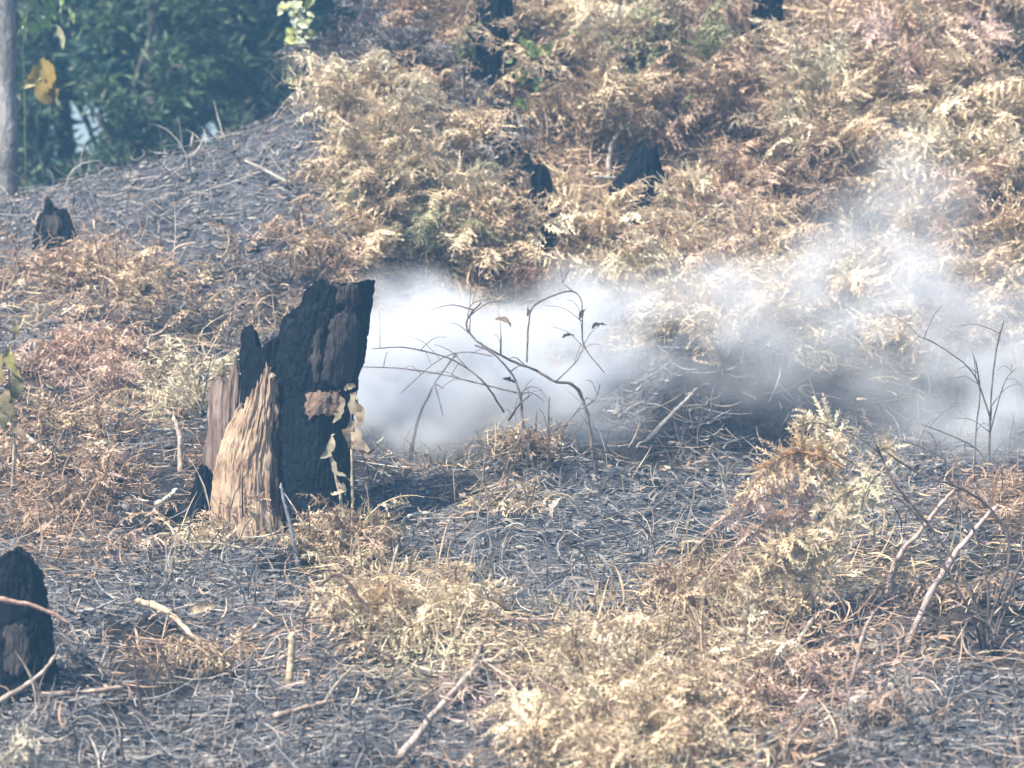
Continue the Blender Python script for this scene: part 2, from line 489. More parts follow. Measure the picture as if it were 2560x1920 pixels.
def litter(n, ylo, yhi, sizes, widths, standing=0.0, only=None, lift=.01, bright=1.0, seg=4, ridge=True, curl=1.0):
    x, y = scatter(n, ylo, yhi)
    k = pick_kind(x, y)
    if only is not None:
        ok = np.isin(k, only); x, y, k = x[ok], y[ok], k[ok]
    if only == [0]:      # bare charcoal shows between the drifts of burnt litter
        ok = CHARN(x, y) + .10 * RNG.normal(0, 1, len(x)) > -.10
        x, y, k = x[ok], y[ok], k[ok]
    n = len(x)
    col = np.zeros((n, 3))
    for i, nm in enumerate(KINDS):
        mk = k == i
        pl = PAL[nm]
        pr = np.linspace(1.3, .6, len(pl)); pr /= pr.sum()
        col[mk] = pl[RNG.choice(len(pl), mk.sum(), p=pr)]
    col *= (bright * (.78 + .44 * RNG.random(n)))[:, None]
    nr = normals(x, y)
    az = RNG.random(n) * 2 * math.pi
    t = np.stack([np.cos(az), np.sin(az) * .6, RNG.normal(0, .25, n)], -1)
    t = unit(t - nr * (t * nr).sum(1, keepdims=True) * .8)
    if standing:
        st = RNG.random(n) < standing
        t[st] = unit(np.stack([RNG.normal(0, .35, st.sum()), RNG.normal(-.1, .3, st.sum()), np.ones(st.sum())], -1))
    side = unit(np.cross(nr + RNG.normal(0, .45, (n, 3)), t))
    ln = sizes[0] + (sizes[1] - sizes[0]) * RNG.random(n) ** 2
    wd = widths[0] + (widths[1] - widths[0]) * RNG.random(n) ** 1.5
    p = np.stack([x, y, height(x, y) + lift * RNG.random(n)], -1)
    return strips(p, t, side, ln, wd, RNG.normal(0, curl, n), RNG.normal(.1, .6, n), col, seg, ridge=ridge)

L1 = MB()
L1.add(*litter(30000, -2.9, 3.9, (.02, .07), (.005, .014), standing=.06, only=[0], lift=.02, seg=3))
L1.add(*litter(26000, -2.9, 3.9, (.05, .17), (.003, .007), standing=.16, only=[0], lift=.04, seg=4, ridge=False, curl=1.3))
L1.add(*litter(2600, -2.9, 3.9, (.02, .07), (.018, .045), standing=.0, only=[0], lift=.02, bright=.7, seg=3, curl=.3))
tag(obj("burnt_litter", L1, M_LITTER), "grey charred fern stems and ash litter covering the burnt slope", "litter", kind="stuff")
L2 = MB()
L2.add(*litter(26000, -2.9, 5.0, (.02, .08), (.006, .018), standing=.10, only=[1, 2, 3, 4], lift=.06, seg=3))
L2.add(*litter(70000, -2.9, 5.0, (.05, .18), (.003, .008), standing=.22, only=[1, 2, 3, 4], lift=.08, seg=4, ridge=False, curl=1.3))
tag(obj("dry_litter", L2, M_LITTER), "brown and tan scraps of dead fern lying over the slope", "litter", kind="stuff")
L3 = MB(); L3.add(*litter(2600, -2.8, 3.8, (.12, .38), (.004, .007), standing=.2, lift=.05, bright=1.15, seg=5))
tag(obj("fine_twigs", L3, M_LITTER), "thin loose twig scraps strewn among the ash", "litter", kind="stuff")

# ------------------------------------------------------------------ fern fronds
def frond(mb, root, az, length, el0, droop, col, pin=.09, npair=15, pw=.013, roll=0.0, fold=.5, rach=None, rng=None, bare=.12, curlz=.7):
    rg = rng or RNG
    ns = 14
    s = np.linspace(0, 1, ns)
    el = el0 - droop * s ** 1.3
    yaw = az + roll * s * .5
    d = np.stack([np.cos(yaw) * np.cos(el), np.sin(yaw) * np.cos(el), np.sin(el)], -1)
    c = np.asarray(root)[None] + np.concatenate([np.zeros((1, 3)), np.cumsum(d[:-1] * (length / (ns - 1)), 0)], 0)
    hz = np.stack([-np.sin(yaw), np.cos(yaw), np.zeros(ns)], -1)     # sideways
    upv = np.cross(d, hz)
    hz = hz * math.cos(roll) + upv * math.sin(roll); upv = np.cross(d, hz)
    # rachis, three-sided
    r = np.linspace(.0042, .0012, ns)[:, None]
    ring = np.stack([c + hz * r, c - hz * r * .6 - upv * r, c - hz * r * .6 + upv * r], 1).reshape(-1, 3)
    f = []
    for i in range(ns - 1):
        for j in range(3):
            j2 = (j + 1) % 3
            f.append([i * 3 + j, i * 3 + j2, i * 3 + 3 + j2, i * 3 + 3 + j])
    mb.add(ring, np.array(f), np.asarray(rach if rach is not None else np.asarray(col) * .7))
    # pinnae
    t = np.linspace(bare, .985, npair)
    t = np.repeat(t, 2) + rg.normal(0, .006, npair * 2)
    sg = np.tile([1.0, -1.0], npair)
    keep = rg.random(npair * 2) > .08
    t, sg = np.clip(t[keep], 0, 1), sg[keep]
    n = len(t)
    ip = lambda A: np.stack([np.interp(t, s, A[:, q]) for q in range(3)], -1)
    pc, pd, ph, pu = ip(c), unit(ip(d)), unit(ip(hz)), unit(ip(upv))
    L = pin * (np.clip(np.sin(np.pi * (t * .80 + .20) ** .9), .10, 1)) * (.75 + .4 * rg.random(n))
    fw = .45 + rg.normal(0, .15, n)
    dirv = unit(ph * sg[:, None] * np.cos(fw)[:, None] + pd * np.sin(fw)[:, None] - pu * fold * rg.random(n)[:, None])
    side = unit(pd - dirv * (pd * dirv).sum(1, keepdims=True) + pu * rg.normal(0, .5, (n, 1)))
    side = unit(side - dirv * (side * dirv).sum(1, keepdims=True))
    colr = np.asarray(col)[None] * (.7 + .6 * rg.random(n))[:, None]
    v, ff, cc = pinnate(pc, dirv, side, L, L * .17, rg.normal(0, .5, n) + .35 * sg,
                       rg.normal(0, curlz, n), colr, 6 if length > .3 else 4)
    v[:, 2] -= 0.0
    mb.add(v, ff, cc)
    return c

FCOL = {'tan': [(.52, .40, .26), (.44, .34, .225), (.58, .46, .31)], 'pale': [(.62, .53, .37), (.55, .46, .31), (.68, .59, .43)],
        'pink': [(.54, .38, .28), (.47, .33, .25), (.60, .45, .34)], 'brown': [(.38, .27, .185), (.30, .215, .155), (.46, .33, .23)],
        'green': [(.30, .31, .17), (.36, .35, .21), (.24, .27, .13)], 'grey': [(.22, .20, .185), (.30, .27, .24), (.18, .165, .16)]}

for _k in FCOL:      # pull the colours slightly towards their own grey and brighten them
    _a = np.array(FCOL[_k]); _g = _a.mean(1, keepdims=True) * np.array((1.04, 1.0, .95))
    FCOL[_k] = [tuple(q) for q in ((_a * .90 + _g * .10) * 1.24)]

FERNS = [(580, 1340, 120, 20, 34, ['tan', 'brown'], (.12, .22)), (500, 1250, 60, 60, 14, ['brown', 'pink', 'tan'], (.12, .22)), (870, 1380, 70, 40, 20, ['tan', 'pale'], (.16, .3)),  # region of unburnt dead fern: middle pixel, half sizes, number of fronds, colours, length range
    (960, 420, 170, 200, 90, ['tan', 'pale'], (.25, .5)), (1120, 560, 200, 110, 60, ['tan', 'pale', 'green'], (.25, .45)),
    (880, 620, 120, 90, 30, ['tan', 'brown'], (.2, .35)), (1380, 640, 160, 90, 40, ['tan', 'brown'], (.25, .4)),
    (1150, 330, 200, 180, 60, ['brown', 'grey'], (.25, .45)), (1300, 170, 180, 120, 50, ['brown', 'green', 'tan'], (.3, .5)),
    (1520, 60, 170, 90, 60, ['pale', 'tan'], (.3, .5)), (1000, 110, 150, 110, 50, ['brown', 'grey'], (.3, .5)),
    (1600, 300, 250, 140, 70, ['brown', 'tan'], (.3, .5)), (1700, 480, 180, 120, 60, ['tan', 'brown'], (.25, .45)),
    (1760, 120, 120, 120, 40, ['brown', 'green'], (.3, .5)), (1750, 620, 200, 90, 60, ['tan', 'pink'], (.25, .45)),
    (2200, 80, 330, 90, 90, ['pink', 'tan'], (.4, .7)), (2050, 280, 150, 150, 60, ['tan', 'green', 'pale'], (.4, .6)),
    (2350, 380, 260, 150, 100, ['pale', 'tan'], (.35, .6)), (2400, 560, 220, 110, 70, ['tan', 'brown', 'pink'], (.3, .5)),
    (2080, 480, 160, 100, 50, ['tan', 'brown'], (.3, .5)), (1850, 760, 260, 80, 80, ['pale', 'tan'], (.25, .45)),
    (2300, 780, 280, 130, 80, ['tan', 'pale'], (.3, .5)), (960, 330, 60, 120, 50, ['tan', 'pale'], (.25, .42)), (1000, 300, 70, 100, 40, ['pale', 'tan'], (.25, .42)),
    (1600, 1700, 260, 130, 110, ['tan', 'pale', 'brown'], (.17, .32)), (1820, 1500, 130, 110, 40, ['tan', 'brown'], (.17, .32)),
    (1050, 1560, 160, 110, 46, ['tan', 'pale'], (.17, .32)), (1550, 1850, 260, 80, 60, ['pale', 'tan'], (.17, .32)),
    (880, 1420, 90, 60, 24, ['tan', 'brown'], (.17, .32)), (250, 730, 260, 70, 60, ['brown', 'pink', 'tan'], (.12, .26)),
    (230, 930, 150, 50, 55, ['pink'], (.12, .24)), (450, 960, 90, 70, 30, ['pale'], (.12, .22)), (200, 1350, 200, 120, 40, ['brown', 'pink'], (.1, .24)), (200, 1130, 260, 110, 50, ['brown', 'pink', 'tan'], (.12, .26)), (560, 800, 150, 110, 30, ['brown', 'grey', 'tan'], (.12, .24)), (2300, 1420, 200, 120, 24, ['grey', 'brown'], (.1, .22)),
    (450, 1660, 120, 60, 24, ['brown', 'tan'], (.12, .22)), (1200, 1270, 120, 60, 18, ['brown', 'tan'], (.1, .2)), (2100, 1740, 240, 100, 40, ['brown', 'pink', 'grey'], (.12, .26)),
    (2490, 1260, 80, 50, 14, ['brown', 'pink'], (.12, .22)), (640, 640, 160, 80, 24, ['brown', 'grey'], (.14, .26)), (1280, 1100, 120, 40, 24, ['brown', 'tan'], (.12, .22)),
]
CLEAR = [(1865, -80, 1965, 300), (1180, -60, 1290, 100), (1480, 320, 1710, 520), (1215, 360, 1420, 520), (500, -80, 890, 400), (930, 690, 1330, 1060), (1500, 900, 2150, 1120)]
FM = MB()
def spot(u, v, ru, rv):
    a = random.random() * 6.283; q = math.sqrt(random.random())
    return u + ru * q * math.cos(a), min(v + rv * q * math.sin(a), 1950)
for (u, v, ru, rv, cnt, cols, lr) in FERNS:
    bank = lr[1] > .33
    per = 11 if bank else 5
    for k in range(max(2, int(cnt * (1.05 if bank else 1.0) / per))):
        uu, vv = spot(u, v, ru, rv)
        if vv < -60 or any(a0 < uu < a1 and b0 < vv < b1 for (a0, b0, a1, b1) in CLEAR): continue
        root = G(uu, vv + (60 if bank else 20))
        cc = np.array(random.choice(FCOL[random.choice(cols)]))
        big = random.uniform(.8, 1.3)
        for i in range(random.randint(per - 4, per + 4)):
            ln = random.uniform(*lr) * big * (1.25 if bank else 1.1)
            az = random.gauss(-math.pi / 2, 1.25)
            col = cc * random.uniform(.75, 1.2) if random.random() < .75 else np.array(random.choice(FCOL[random.choice(cols)]))
            rt = root + np.array((random.gauss(0, .05 if bank else .07), random.gauss(0, .05), 0))
            rt[2] = Zg(rt[0], rt[1])
            frond(FM, rt, az, ln, random.uniform(.7, 1.45), random.uniform(1.0, 2.5), col,
                  pin=min(random.uniform(.20, .30) * ln + .012, .13), npair=int(min(24, max(10, ln / .022))), pw=random.uniform(.006, .010) * (1.15 if bank else .85),
                  roll=random.gauss(0, .5), fold=1.0, curlz=.9)
tag(obj("dead_fern_thicket", FM, M_FERN), "tangled mass of dry tan bracken fern covering the bank", "fern", kind="stuff")
print("fern tris", sum(len(f) * 2 for f in FM.f))

# ------------------------------------------------------------------ charred stumps (outlines at their own depth, full round bodies)
def stump_shell(edges, tops, y0, depth=.85, amp=.010, seed=1, cols=120, rows=110, bury=.10, hollow=.30, lean=0.0, fr=9.0, jag=10, blocks=.006, vf=1.0):
    """edges: (v, uL, uR) from the foot up; tops: (u, v) of the broken rim. Returns verts, faces and a surface sampler."""
    E = np.array(sorted(edges)); T = np.array(sorted(tops))
    eL = lambda v: np.interp(v, E[:, 0], E[:, 1]); eR = lambda v: np.interp(v, E[:, 0], E[:, 2])
    vb = E[-1, 0]; vt = E[0, 0]
    th = np.linspace(0, 2 * math.pi, cols, endpoint=False)
    utop = (eL(vt) + eR(vt)) / 2 + (eR(vt) - eL(vt)) / 2 * np.cos(th)
    vtop = np.interp(utop, T[:, 0], T[:, 1]) + jag * vnoise(th * 9 + seed, seed * 3.1, seed) + jag * .8 * vnoise(th * 25, seed, seed + 4)
    s = np.linspace(0, 1, rows)
    d0 = (y0 + 14)
    V = vb + (vtop[None] - vb) * s[:, None]
    uc = (eL(V) + eR(V)) / 2; hw = (eR(V) - eL(V)) / 2
    # second pass so that the rim matches the broken outline where the body leans
    rad = hw * K * d0
    ct, st = np.cos(th)[None], np.sin(th)[None]
    n = amp * (1.6 * fbm(th[None] * fr * .5 + 0 * V, V * .022 * vf + seed, seed, 3) + .9 * vnoise(th[None] * fr * 2.3 + 0 * V, V * .03 * vf, seed + 9)
               - .8 * np.abs(vnoise(th[None] * fr + 0 * V, V * .05 * vf + 7, seed + 3)))
    if blocks:      # blocky char: cells split by cracks along and across the grain
        ca = th[None] * fr * .9 + 1.2 * vnoise(th[None] * 3 + 0 * V, V * .02, seed + 21) + 0 * V
        cb = V * .028 + 2.0 * _hash(np.floor(ca).astype(np.int64), np.zeros_like(ca, np.int64), seed) + .8 * vnoise(th[None] * 6 + 0 * V, V * .03, seed + 22)
        da = np.abs(ca - np.round(ca)); db = np.abs(cb - np.round(cb))
        n = n - blocks * np.maximum(np.exp(-(da / .10) ** 2), .7 * np.exp(-(db / .08) ** 2)) + blocks * .8 * (_hash(np.floor(ca).astype(np.int64), np.floor(cb).astype(np.int64), seed + 2) - .5)
    x = (uc - 1280) * K * d0 + (rad + n) * ct
    y = y0 + (rad + n) * st * depth + lean * (vb - V) * K * d0
    z = CAM[2] + (960 - V) * K * d0
    z[0] -= bury
    outer = np.stack([x, y, z], -1)
    rings = [outer]
    # hollow inside: rim, then down into the burnt core
    for q, (sh, dn) in enumerate([(.86, .006), (.72, .03), (.6, hollow * .5), (.45, hollow)]):
        xx = (uc[-1] - 1280) * K * d0 + (rad[-1] * sh + n[-1] * .5) * ct[0]
        yy = y0 + (rad[-1] * sh) * st[0] * depth + lean * (vb - V[-1]) * K * d0
        zz = z[-1] - dn * (1 if q < 2 else .9)
        rings.append(np.stack([xx, yy, zz], -1)[None])
    A = np.concatenate(rings, 0)
    R = A.shape[0]
    id_ = np.arange(R * cols).reshape(R, cols)
    nxt = np.roll(id_, -1, 1)
    f = np.stack([id_[:-1], nxt[:-1], nxt[1:], id_[1:]], -1).reshape(-1, 4)
    verts = A.reshape(-1, 3)
    cap = np.array([[id_[-1, j], id_[-1, (j + 1) % cols], len(verts)] for j in range(cols)])
    verts = np.concatenate([verts, A[-1].mean(0)[None] - [[0, 0, .02]]])
    def surf(u, v, off):
        c = (eL(v) + eR(v)) / 2; h = (eR(v) - eL(v)) / 2
        cs = np.clip((u - c) / h, -.99, .99); sn = -np.sqrt(1 - cs ** 2)
        r = h * K * d0
        return np.stack([(c - 1280) * K * d0 + (r + off) * cs, y0 + (r + off) * sn * depth + lean * (vb - v) * K * d0,
                         CAM[2] + (960 - v) * K * d0 + 0 * u], -1)
    return verts, f, cap, surf

def shell_obj(name, spec, mat, parent, origin, scorch=False):
    v, f, cap, surf = stump_shell(**spec)
    col = np.ones((len(v), 3))
    if scorch:      # gradual scorching towards the rim and the charred side
        nc = spec['cols']; row = np.arange(len(v)) // nc / spec['rows']; th = (np.arange(len(v)) % nc) / nc * 2 * math.pi
        nz = .35 * fbm(th * 3, row * 5, 4, 3) + .25 * vnoise(th * 22, row * 3, 8)
        k = np.clip(np.maximum(sstep(.72, 1.02, np.cos(th) + nz), sstep(.93, 1.04, row + nz * .3)), 0, 1)[:, None]
        col = col * (1 - k) + np.array((.10, .09, .09)) * k
    mb = MB(); mb.add(v, f, col); mb.f.append(cap)
    o = obj(name, mb, mat, parent, True, origin)
    return o, surf

def plate(name, surf, poly, mat, parent, origin, thick=.008, seed=0, res=44, rough=.007):
    """irregular piece of bark or bare wood proud of the stump, cut by the polygon poly [(u, v)]"""
    pu = np.array(poly, float)
    (u0, v0), (u1, v1) = pu.min(0), pu.max(0)
    U, Vv = np.meshgrid(np.linspace(u0 - 4, u1 + 4, res), np.linspace(v0 - 4, v1 + 4, res))
    # signed distance to polygon
    d = np.full(U.shape, 1e9); inside = np.zeros(U.shape, bool)
    for i in range(len(pu)):
        a, b = pu[i], pu[(i + 1) % len(pu)]
        ab = b - a; t = np.clip(((U - a[0]) * ab[0] + (Vv - a[1]) * ab[1]) / (ab @ ab), 0, 1)
        d = np.minimum(d, np.hypot(U - a[0] - t * ab[0], Vv - a[1] - t * ab[1]))
        cr = ((a[1] > Vv) != (b[1] > Vv)) & (U < (b[0] - a[0]) * (Vv - a[1]) / (b[1] - a[1] + 1e-9) + a[0])
        inside ^= cr
    d = np.where(inside, d, -d) + 11 * fbm(U * .09 + seed, Vv * .06, seed, 3)
    off = np.where(d > 0, thick * np.minimum(1, .25 + d / 22), -.035) + rough * fbm(U * .12, Vv * .03, seed + 5, 3) + .004
    vv = surf(U, Vv, off)
    id_ = np.arange(res * res).reshape(res, res)
    f = np.stack([id_[:-1, :-1], id_[:-1, 1:], id_[1:, 1:], id_[1:, :-1]], -1).reshape(-1, 4)
    keep = (d > -6)[:-1, :-1].ravel() | (d > -6)[1:, 1:].ravel()
    mb = MB(); mb.add(vv.reshape(-1, 3), f[keep][:, ::-1], (1, 1, 1))
    return obj(name, mb, mat, parent, True, origin)

Y0 = 0.0
O = P(715, 1310, Y0)
st = thing("charred_stump", "tall charred black tree stump with torn brown wood on its left side", "stump", O, "charred stumps on the slope")
spec = dict(edges=[(1318, 686, 892), (1250, 690, 884), (1182, 689, 882), (1092, 686, 880), (1047, 685, 882), (956, 689, 895), (888, 690, 911),
                   (843, 696, 918), (798, 702, 924), (750, 708, 931), (700, 712, 938)],
            tops=[(700, 850), (708, 812), (716, 792), (742, 778), (758, 765), (764, 738), (772, 722), (800, 708), (812, 692), (820, 712), (850, 716), (880, 710), (938, 704)],
            y0=Y0, amp=.009, seed=3, cols=200, rows=170)
tr, surf = shell_obj("charred_trunk", spec, M_CHAR, st, O); tr["label"] = "black charred standing shell of the stump"
plate("bark_plate", surf, [(790, 830), (808, 822), (806, 905), (800, 965), (786, 962), (780, 900)], M_CHARBARK, st, O, seed=2)
plate("bark_plate", surf, [(830, 800), (880, 770), (900, 800), (893, 880), (880, 950), (840, 968), (808, 962), (815, 890)], M_CHARBARK, st, O, seed=5)
plate("bark_plate", surf, [(845, 715), (900, 712), (905, 765), (870, 780), (850, 760)], M_CHARBARK, st, O, seed=8)
o = plate("bare_wood_patch", surf, [(766, 985), (785, 975), (800, 974), (850, 978), (856, 1010), (850, 1046), (815, 1036), (780, 1046), (764, 1035), (768, 1010)], M_PATCH, st, O, thick=.007, seed=4)
o["label"] = "bare tan wood patch on the black trunk"
o, _ = shell_obj("split_wood", dict(edges=[(1318, 524, 712), (1228, 530, 696), (1146, 540, 692), (1074, 566, 692), (1000, 600, 690), (950, 610, 692), (920, 615, 692)],
    tops=[(531, 1235), (560, 1165), (585, 1125), (600, 1085), (615, 1040), (630, 1005), (645, 968), (655, 945), (668, 924), (678, 930), (692, 950)],
    y0=Y0 - .07, depth=.55, amp=.015, seed=8, cols=200, rows=140, fr=17, jag=34, hollow=.05, blocks=0, vf=.75), M_WOOD, st, O, scorch=True)
o["label"] = "torn pale brown wood splintering up the left flank"
o, _ = shell_obj("split_wood", dict(edges=[(1325, 500, 640), (1137, 515, 640), (1000, 520, 640), (934, 530, 640), (890, 540, 640)],
    tops=[(517, 1020), (540, 965), (560, 940), (575, 960), (590, 893), (602, 930), (620, 985), (640, 960)],
    y0=Y0 + .08, depth=.6, amp=.018, seed=12, cols=110, rows=90, fr=11, jag=20, hollow=.05, blocks=0, vf=.35), M_ROT, st, O, scorch=True)
o["label"] = "weathered grey brown rotten wood behind the splinters"
o, _ = shell_obj("charred_prong", dict(edges=[(1010, 600, 712), (974, 599, 712), (900, 602, 712), (866, 604, 712), (812, 606, 712)],
    tops=[(606, 832), (614, 816), (628, 812), (636, 832), (644, 868), (652, 872), (664, 862), (690, 846), (712, 835)],
    y0=Y0 + .0, depth=.45, amp=.010, seed=15, cols=90, rows=60, jag=8, hollow=.05), M_CHAR, st, O)
o["label"] = "short charred prong left of the trunk"
o, _ = shell_obj("charred_root", dict(edges=[(1345, 452, 548), (1290, 468, 540), (1250, 478, 534), (1165, 492, 532), (1150, 494, 530)],
    tops=[(492, 1190), (505, 1162), (520, 1168), (532, 1185)], y0=Y0 - .06, depth=.8, amp=.010, seed=18, cols=70, rows=50, hollow=.06), M_CHAR, st, O)

def simple_stump(label, edges, tops, base_uv, seed, mat=M_CHAR, depth=.85, extra=None, name="charred_stump", cat="stump", fwd=0.0):
    b = G(*base_uv)
    b = P(*base_uv, b[1] - fwd)
    t = thing(name, label, cat, b, "charred stumps on the slope")
    _, sf = shell_obj("charred_trunk", dict(edges=edges, tops=tops, y0=b[1], depth=depth, amp=.010, seed=seed, cols=100, rows=80, hollow=.04, jag=7, bury=.15 + fwd * 1.2), mat, t, b)
    if extra:
        for (nm, poly, m) in extra:
            plate(nm, sf, poly, m, t, b, seed=seed + 3, thick=.010)
    return t
simple_stump("small rounded black stump cut off by the left picture edge",
             [(1740, -110, 172), (1705, -90, 150), (1611, -74, 134), (1530, -62, 122), (1416, -40, 101), (1372, -30, 92)],
             [(-30, 1420), (0, 1396), (20, 1380), (41, 1370), (66, 1380), (80, 1398), (95, 1432)], (30, 1725), 21,
             extra=[("bark_plate", [(20, 1560), (70, 1550), (90, 1640), (60, 1690), (25, 1670)], M_CHARBARK)])
simple_stump("small far charred stump with brown split centre on the fern bank",
             [(540, 1256, 1388), (500, 1262, 1384), (440, 1266, 1380), (385, 1270, 1376)],
             [(1268, 450), (1280, 425), (1300, 412), (1312, 388), (1322, 384), (1334, 420), (1350, 412), (1366, 420), (1378, 450)], (1320, 545), 25,
             extra=[("bare_wood_patch", [(1300, 455), (1312, 430), (1326, 440), (1330, 500), (1318, 530), (1302, 520)], M_PATCHD)], fwd=.22)
simple_stump("blue black burnt stump half hidden in brown fern, right of the brown split one",
             [(520, 1518, 1680), (470, 1525, 1668), (420, 1535, 1662), (330, 1560, 1655)],
             [(1555, 480), (1568, 440), (1580, 425), (1590, 368), (1610, 345), (1622, 385), (1640, 362), (1655, 430)], (1600, 525), 28, fwd=.22)
simple_stump("tiny pointed charred stub on the grey slope below the pale trunk",
             [(600, 82, 200), (560, 90, 190), (530, 100, 170), (490, 108, 150)],
             [(100, 545), (112, 530), (120, 492), (128, 510), (138, 528), (146, 522), (155, 550)], (135, 602), 33,
             extra=[("bare_wood_patch", [(118, 545), (140, 535), (160, 560), (150, 590), (120, 585)], M_CHARBARK)])
simple_stump("blunt charred stub among dim brown fern above the brown split stump",
             [(365, 1222, 1300), (330, 1230, 1290), (298, 1236, 1280)], [(1236, 318), (1255, 300), (1270, 306), (1284, 325)], (1260, 372), 36)

simple_stump("dark column added for a shadowed gap, rising out of the picture's top edge above the green bush", [(150, 1182, 1292), (60, 1190, 1284), (-60, 1198, 1276), (-220, 1206, 1268)],  # dark column added where deep shade shows between the ferns
             [(1206, -180), (1225, -205), (1245, -190), (1268, -215)], (1238, 140), 41, name="shade_column", cat="shade_gap", fwd=.30)
simple_stump("dark column added for a shadowed gap beside the comb toothed fern at top right", [(290, 1868, 1968), (150, 1876, 1962), (0, 1884, 1955), (-200, 1892, 1946)],  # second added column, stands in for a shadowed gap in the bank
             [(1892, -170), (1910, -190), (1930, -160), (1946, -200)], (1918, 270), 44, name="shade_column", cat="shade_gap", fwd=.30)

# ------------------------------------------------------------------ twigs and stems
def catmull(p, n=6):
    p = np.asarray(p, float)
    if len(p) < 3:
        return np.array([p[0] + (p[-1] - p[0]) * t for t in np.linspace(0, 1, n + 1)])
    q = np.vstack([2 * p[0] - p[1], p, 2 * p[-1] - p[-2]])
    out = []
    for i in range(1, len(q) - 2):
        for t in np.linspace(0, 1, n, endpoint=False):
            a, b, c, d = q[i - 1], q[i], q[i + 1], q[i + 2]
            out.append(.5 * (2 * b + (c - a) * t + (2 * a - 5 * b + 4 * c - d) * t ** 2 + (3 * b - a - 3 * c + d) * t ** 3))
    out.append(p[-1])
    return np.array(out)

def tube(mb, pts, r0, r1, col, sides=7, knots=True, seed=0):
    c = catmull(pts, 7)
    n = len(c)
    rg = np.random.default_rng(seed + 1)
    c[1:-1] += rg.normal(0, r0 * .13, (n - 2, 3))
    t = unit(np.gradient(c, axis=0))
    ref = np.array((.3, .9, .2)); a = unit(np.cross(t, ref)); b = np.cross(t, a)
    r = np.linspace(r0, r1, n) * (1 + .10 * rg.normal(0, 1, n) * knots)
    if knots:
        r[rg.integers(1, n - 1, 2)] *= 1.25
        r = np.convolve(np.pad(r, 1, mode='edge'), [.25, .5, .25], mode='valid')
    r[-1] *= .5
    th = np.linspace(0, 2 * math.pi, sides, endpoint=False)
    v = c[:, None] + r[:, None, None] * (a[:, None] * np.cos(th)[None, :, None] + b[:, None] * np.sin(th)[None, :, None])
    id_ = np.arange(n * sides).reshape(n, sides); nx_ = np.roll(id_, -1, 1)
    f = np.stack([id_[:-1], nx_[:-1], nx_[1:], id_[1:]], -1).reshape(-1, 4)
    cc = np.asarray(col)[None] * (1 + .25 * rg.normal(0, 1, n))[:, None].clip(.5, 1.6)
    mb.add(v.reshape(-1, 3), f, np.repeat(cc, sides, 0))
    for e, ci in ((0, id_[0][::-1]), (n - 1, id_[-1])):
        mb.f.append(np.array([[ci[0], ci[j], ci[j + 1]] for j in range(1, sides - 1)]) + mb.n - n * sides)
    return c

WHITE, STRAW, GREYW, PINKW, DARK, BRWN, ORNG = (.62, .58, .5), (.60, .50, .34), (.34, .33, .33), (.45, .32, .28), (.05, .045, .047), (.22, .16, .13), (.5, .30, .16)

def on_ground(path, up):
    return [G(u, v, up) for (u, v) in path]
def upright(path, fwd, yd=None):
    b = G(*path[0], -.02) if yd is None else P(*path[0], yd)
    out = [b]
    for i, (u, v) in enumerate(path[1:]):
        out.append(P(u, v, b[1] + fwd * (path[0][1] - v) * K * 14))
    return out

def stick(label, path, r, col, mode='g', fwd=0.0, up=.014, name="fallen_twig", cat="twig", r1=.55, branches=(), yd=None):
    r *= 1.25
    pts = on_ground(path, max(up * 1.7, .045)) if mode == 'g' else upright(path, fwd, yd)
    org = pts[0]
    col = tuple(np.array(col) * .82)
    t = MB(); tube(t, pts, r, r * r1, col, seed=len(label))
    if not branches:
        o = obj(name, t, M_TWIG, None, True, org)
        return tag(o, label, cat, "twigs scattered over the burnt slope")
    root = thing(name, label, cat, org, "twigs scattered over the burnt slope")
    obj("stem", t, M_TWIG, root, True, org)
    for i, br in enumerate(branches):
        if mode == 'g':
            bp = on_ground(br, max(up * 1.7, .045))
        else:
            bp = [P(u, v, org[1] + fwd * (path[0][1] - v) * K * 14 + .012 * (j > 0) * (1 if i % 2 else -1) * j) for j, (u, v) in enumerate(br)]
        m = MB(); tube(m, bp, r * .6, r * .3, col, seed=i + 50)
        obj("side_twig", m, M_TWIG, root, True, org)
    return root

_ys = G(30, 1725)[1] - .26      # just before the small rounded stump
stick("long pale stick rising from the bottom edge, forking near its upper end", [(1000, 1935), (1085, 1827), (1154, 1745), (1207, 1692)], .010, (.50, .42, .36), up=.03,
      branches=[[(1207, 1692), (1268, 1688), (1321, 1636)], [(1150, 1750), (1199, 1656), (1150, 1603), (1182, 1542)]])
stick("short orange brown forked twig right of the long pale stick", [(1410, 1778), (1370, 1752), (1329, 1729), (1300, 1745), (1276, 1774)], .008, (.48, .36, .28), up=.03)
stick("short slanting twig below the orange brown forked one", [(1352, 1808), (1325, 1785), (1300, 1768)], .007, (.46, .36, .30), up=.03)
stick("thin pinkish straight twig lying level on dark ash in the middle foreground", [(1207, 1591), (1300, 1587), (1390, 1587)], .006, PINKW, up=.03)
stick("bright straw coloured stick sloping down right in the left foreground", [(342, 1566), (407, 1587), (447, 1619), (496, 1668), (557, 1705)], .0095, (.60, .47, .33), up=.05,
      branches=[[(407, 1587), (390, 1600), (372, 1612)]])
stick("short upright pale stub standing in the left foreground", [(720, 1722), (724, 1680), (728, 1631), (733, 1580)], .011, (.62, .50, .34), 'u', r1=.8)
stick("dark bare stem standing left of the bright straw stick", [(380, 1830), (358, 1790), (342, 1713), (334, 1619)], .006, (.10, .07, .07), 'u')
stick("dark stem leaning left under the straw stick, outer of two", [(420, 1735), (385, 1685), (354, 1644)], .006, (.09, .07, .065), 'u')
stick("dark stem leaning left under the straw stick, inner of two", [(440, 1732), (418, 1670), (395, 1611)], .006, (.09, .07, .065), 'u')
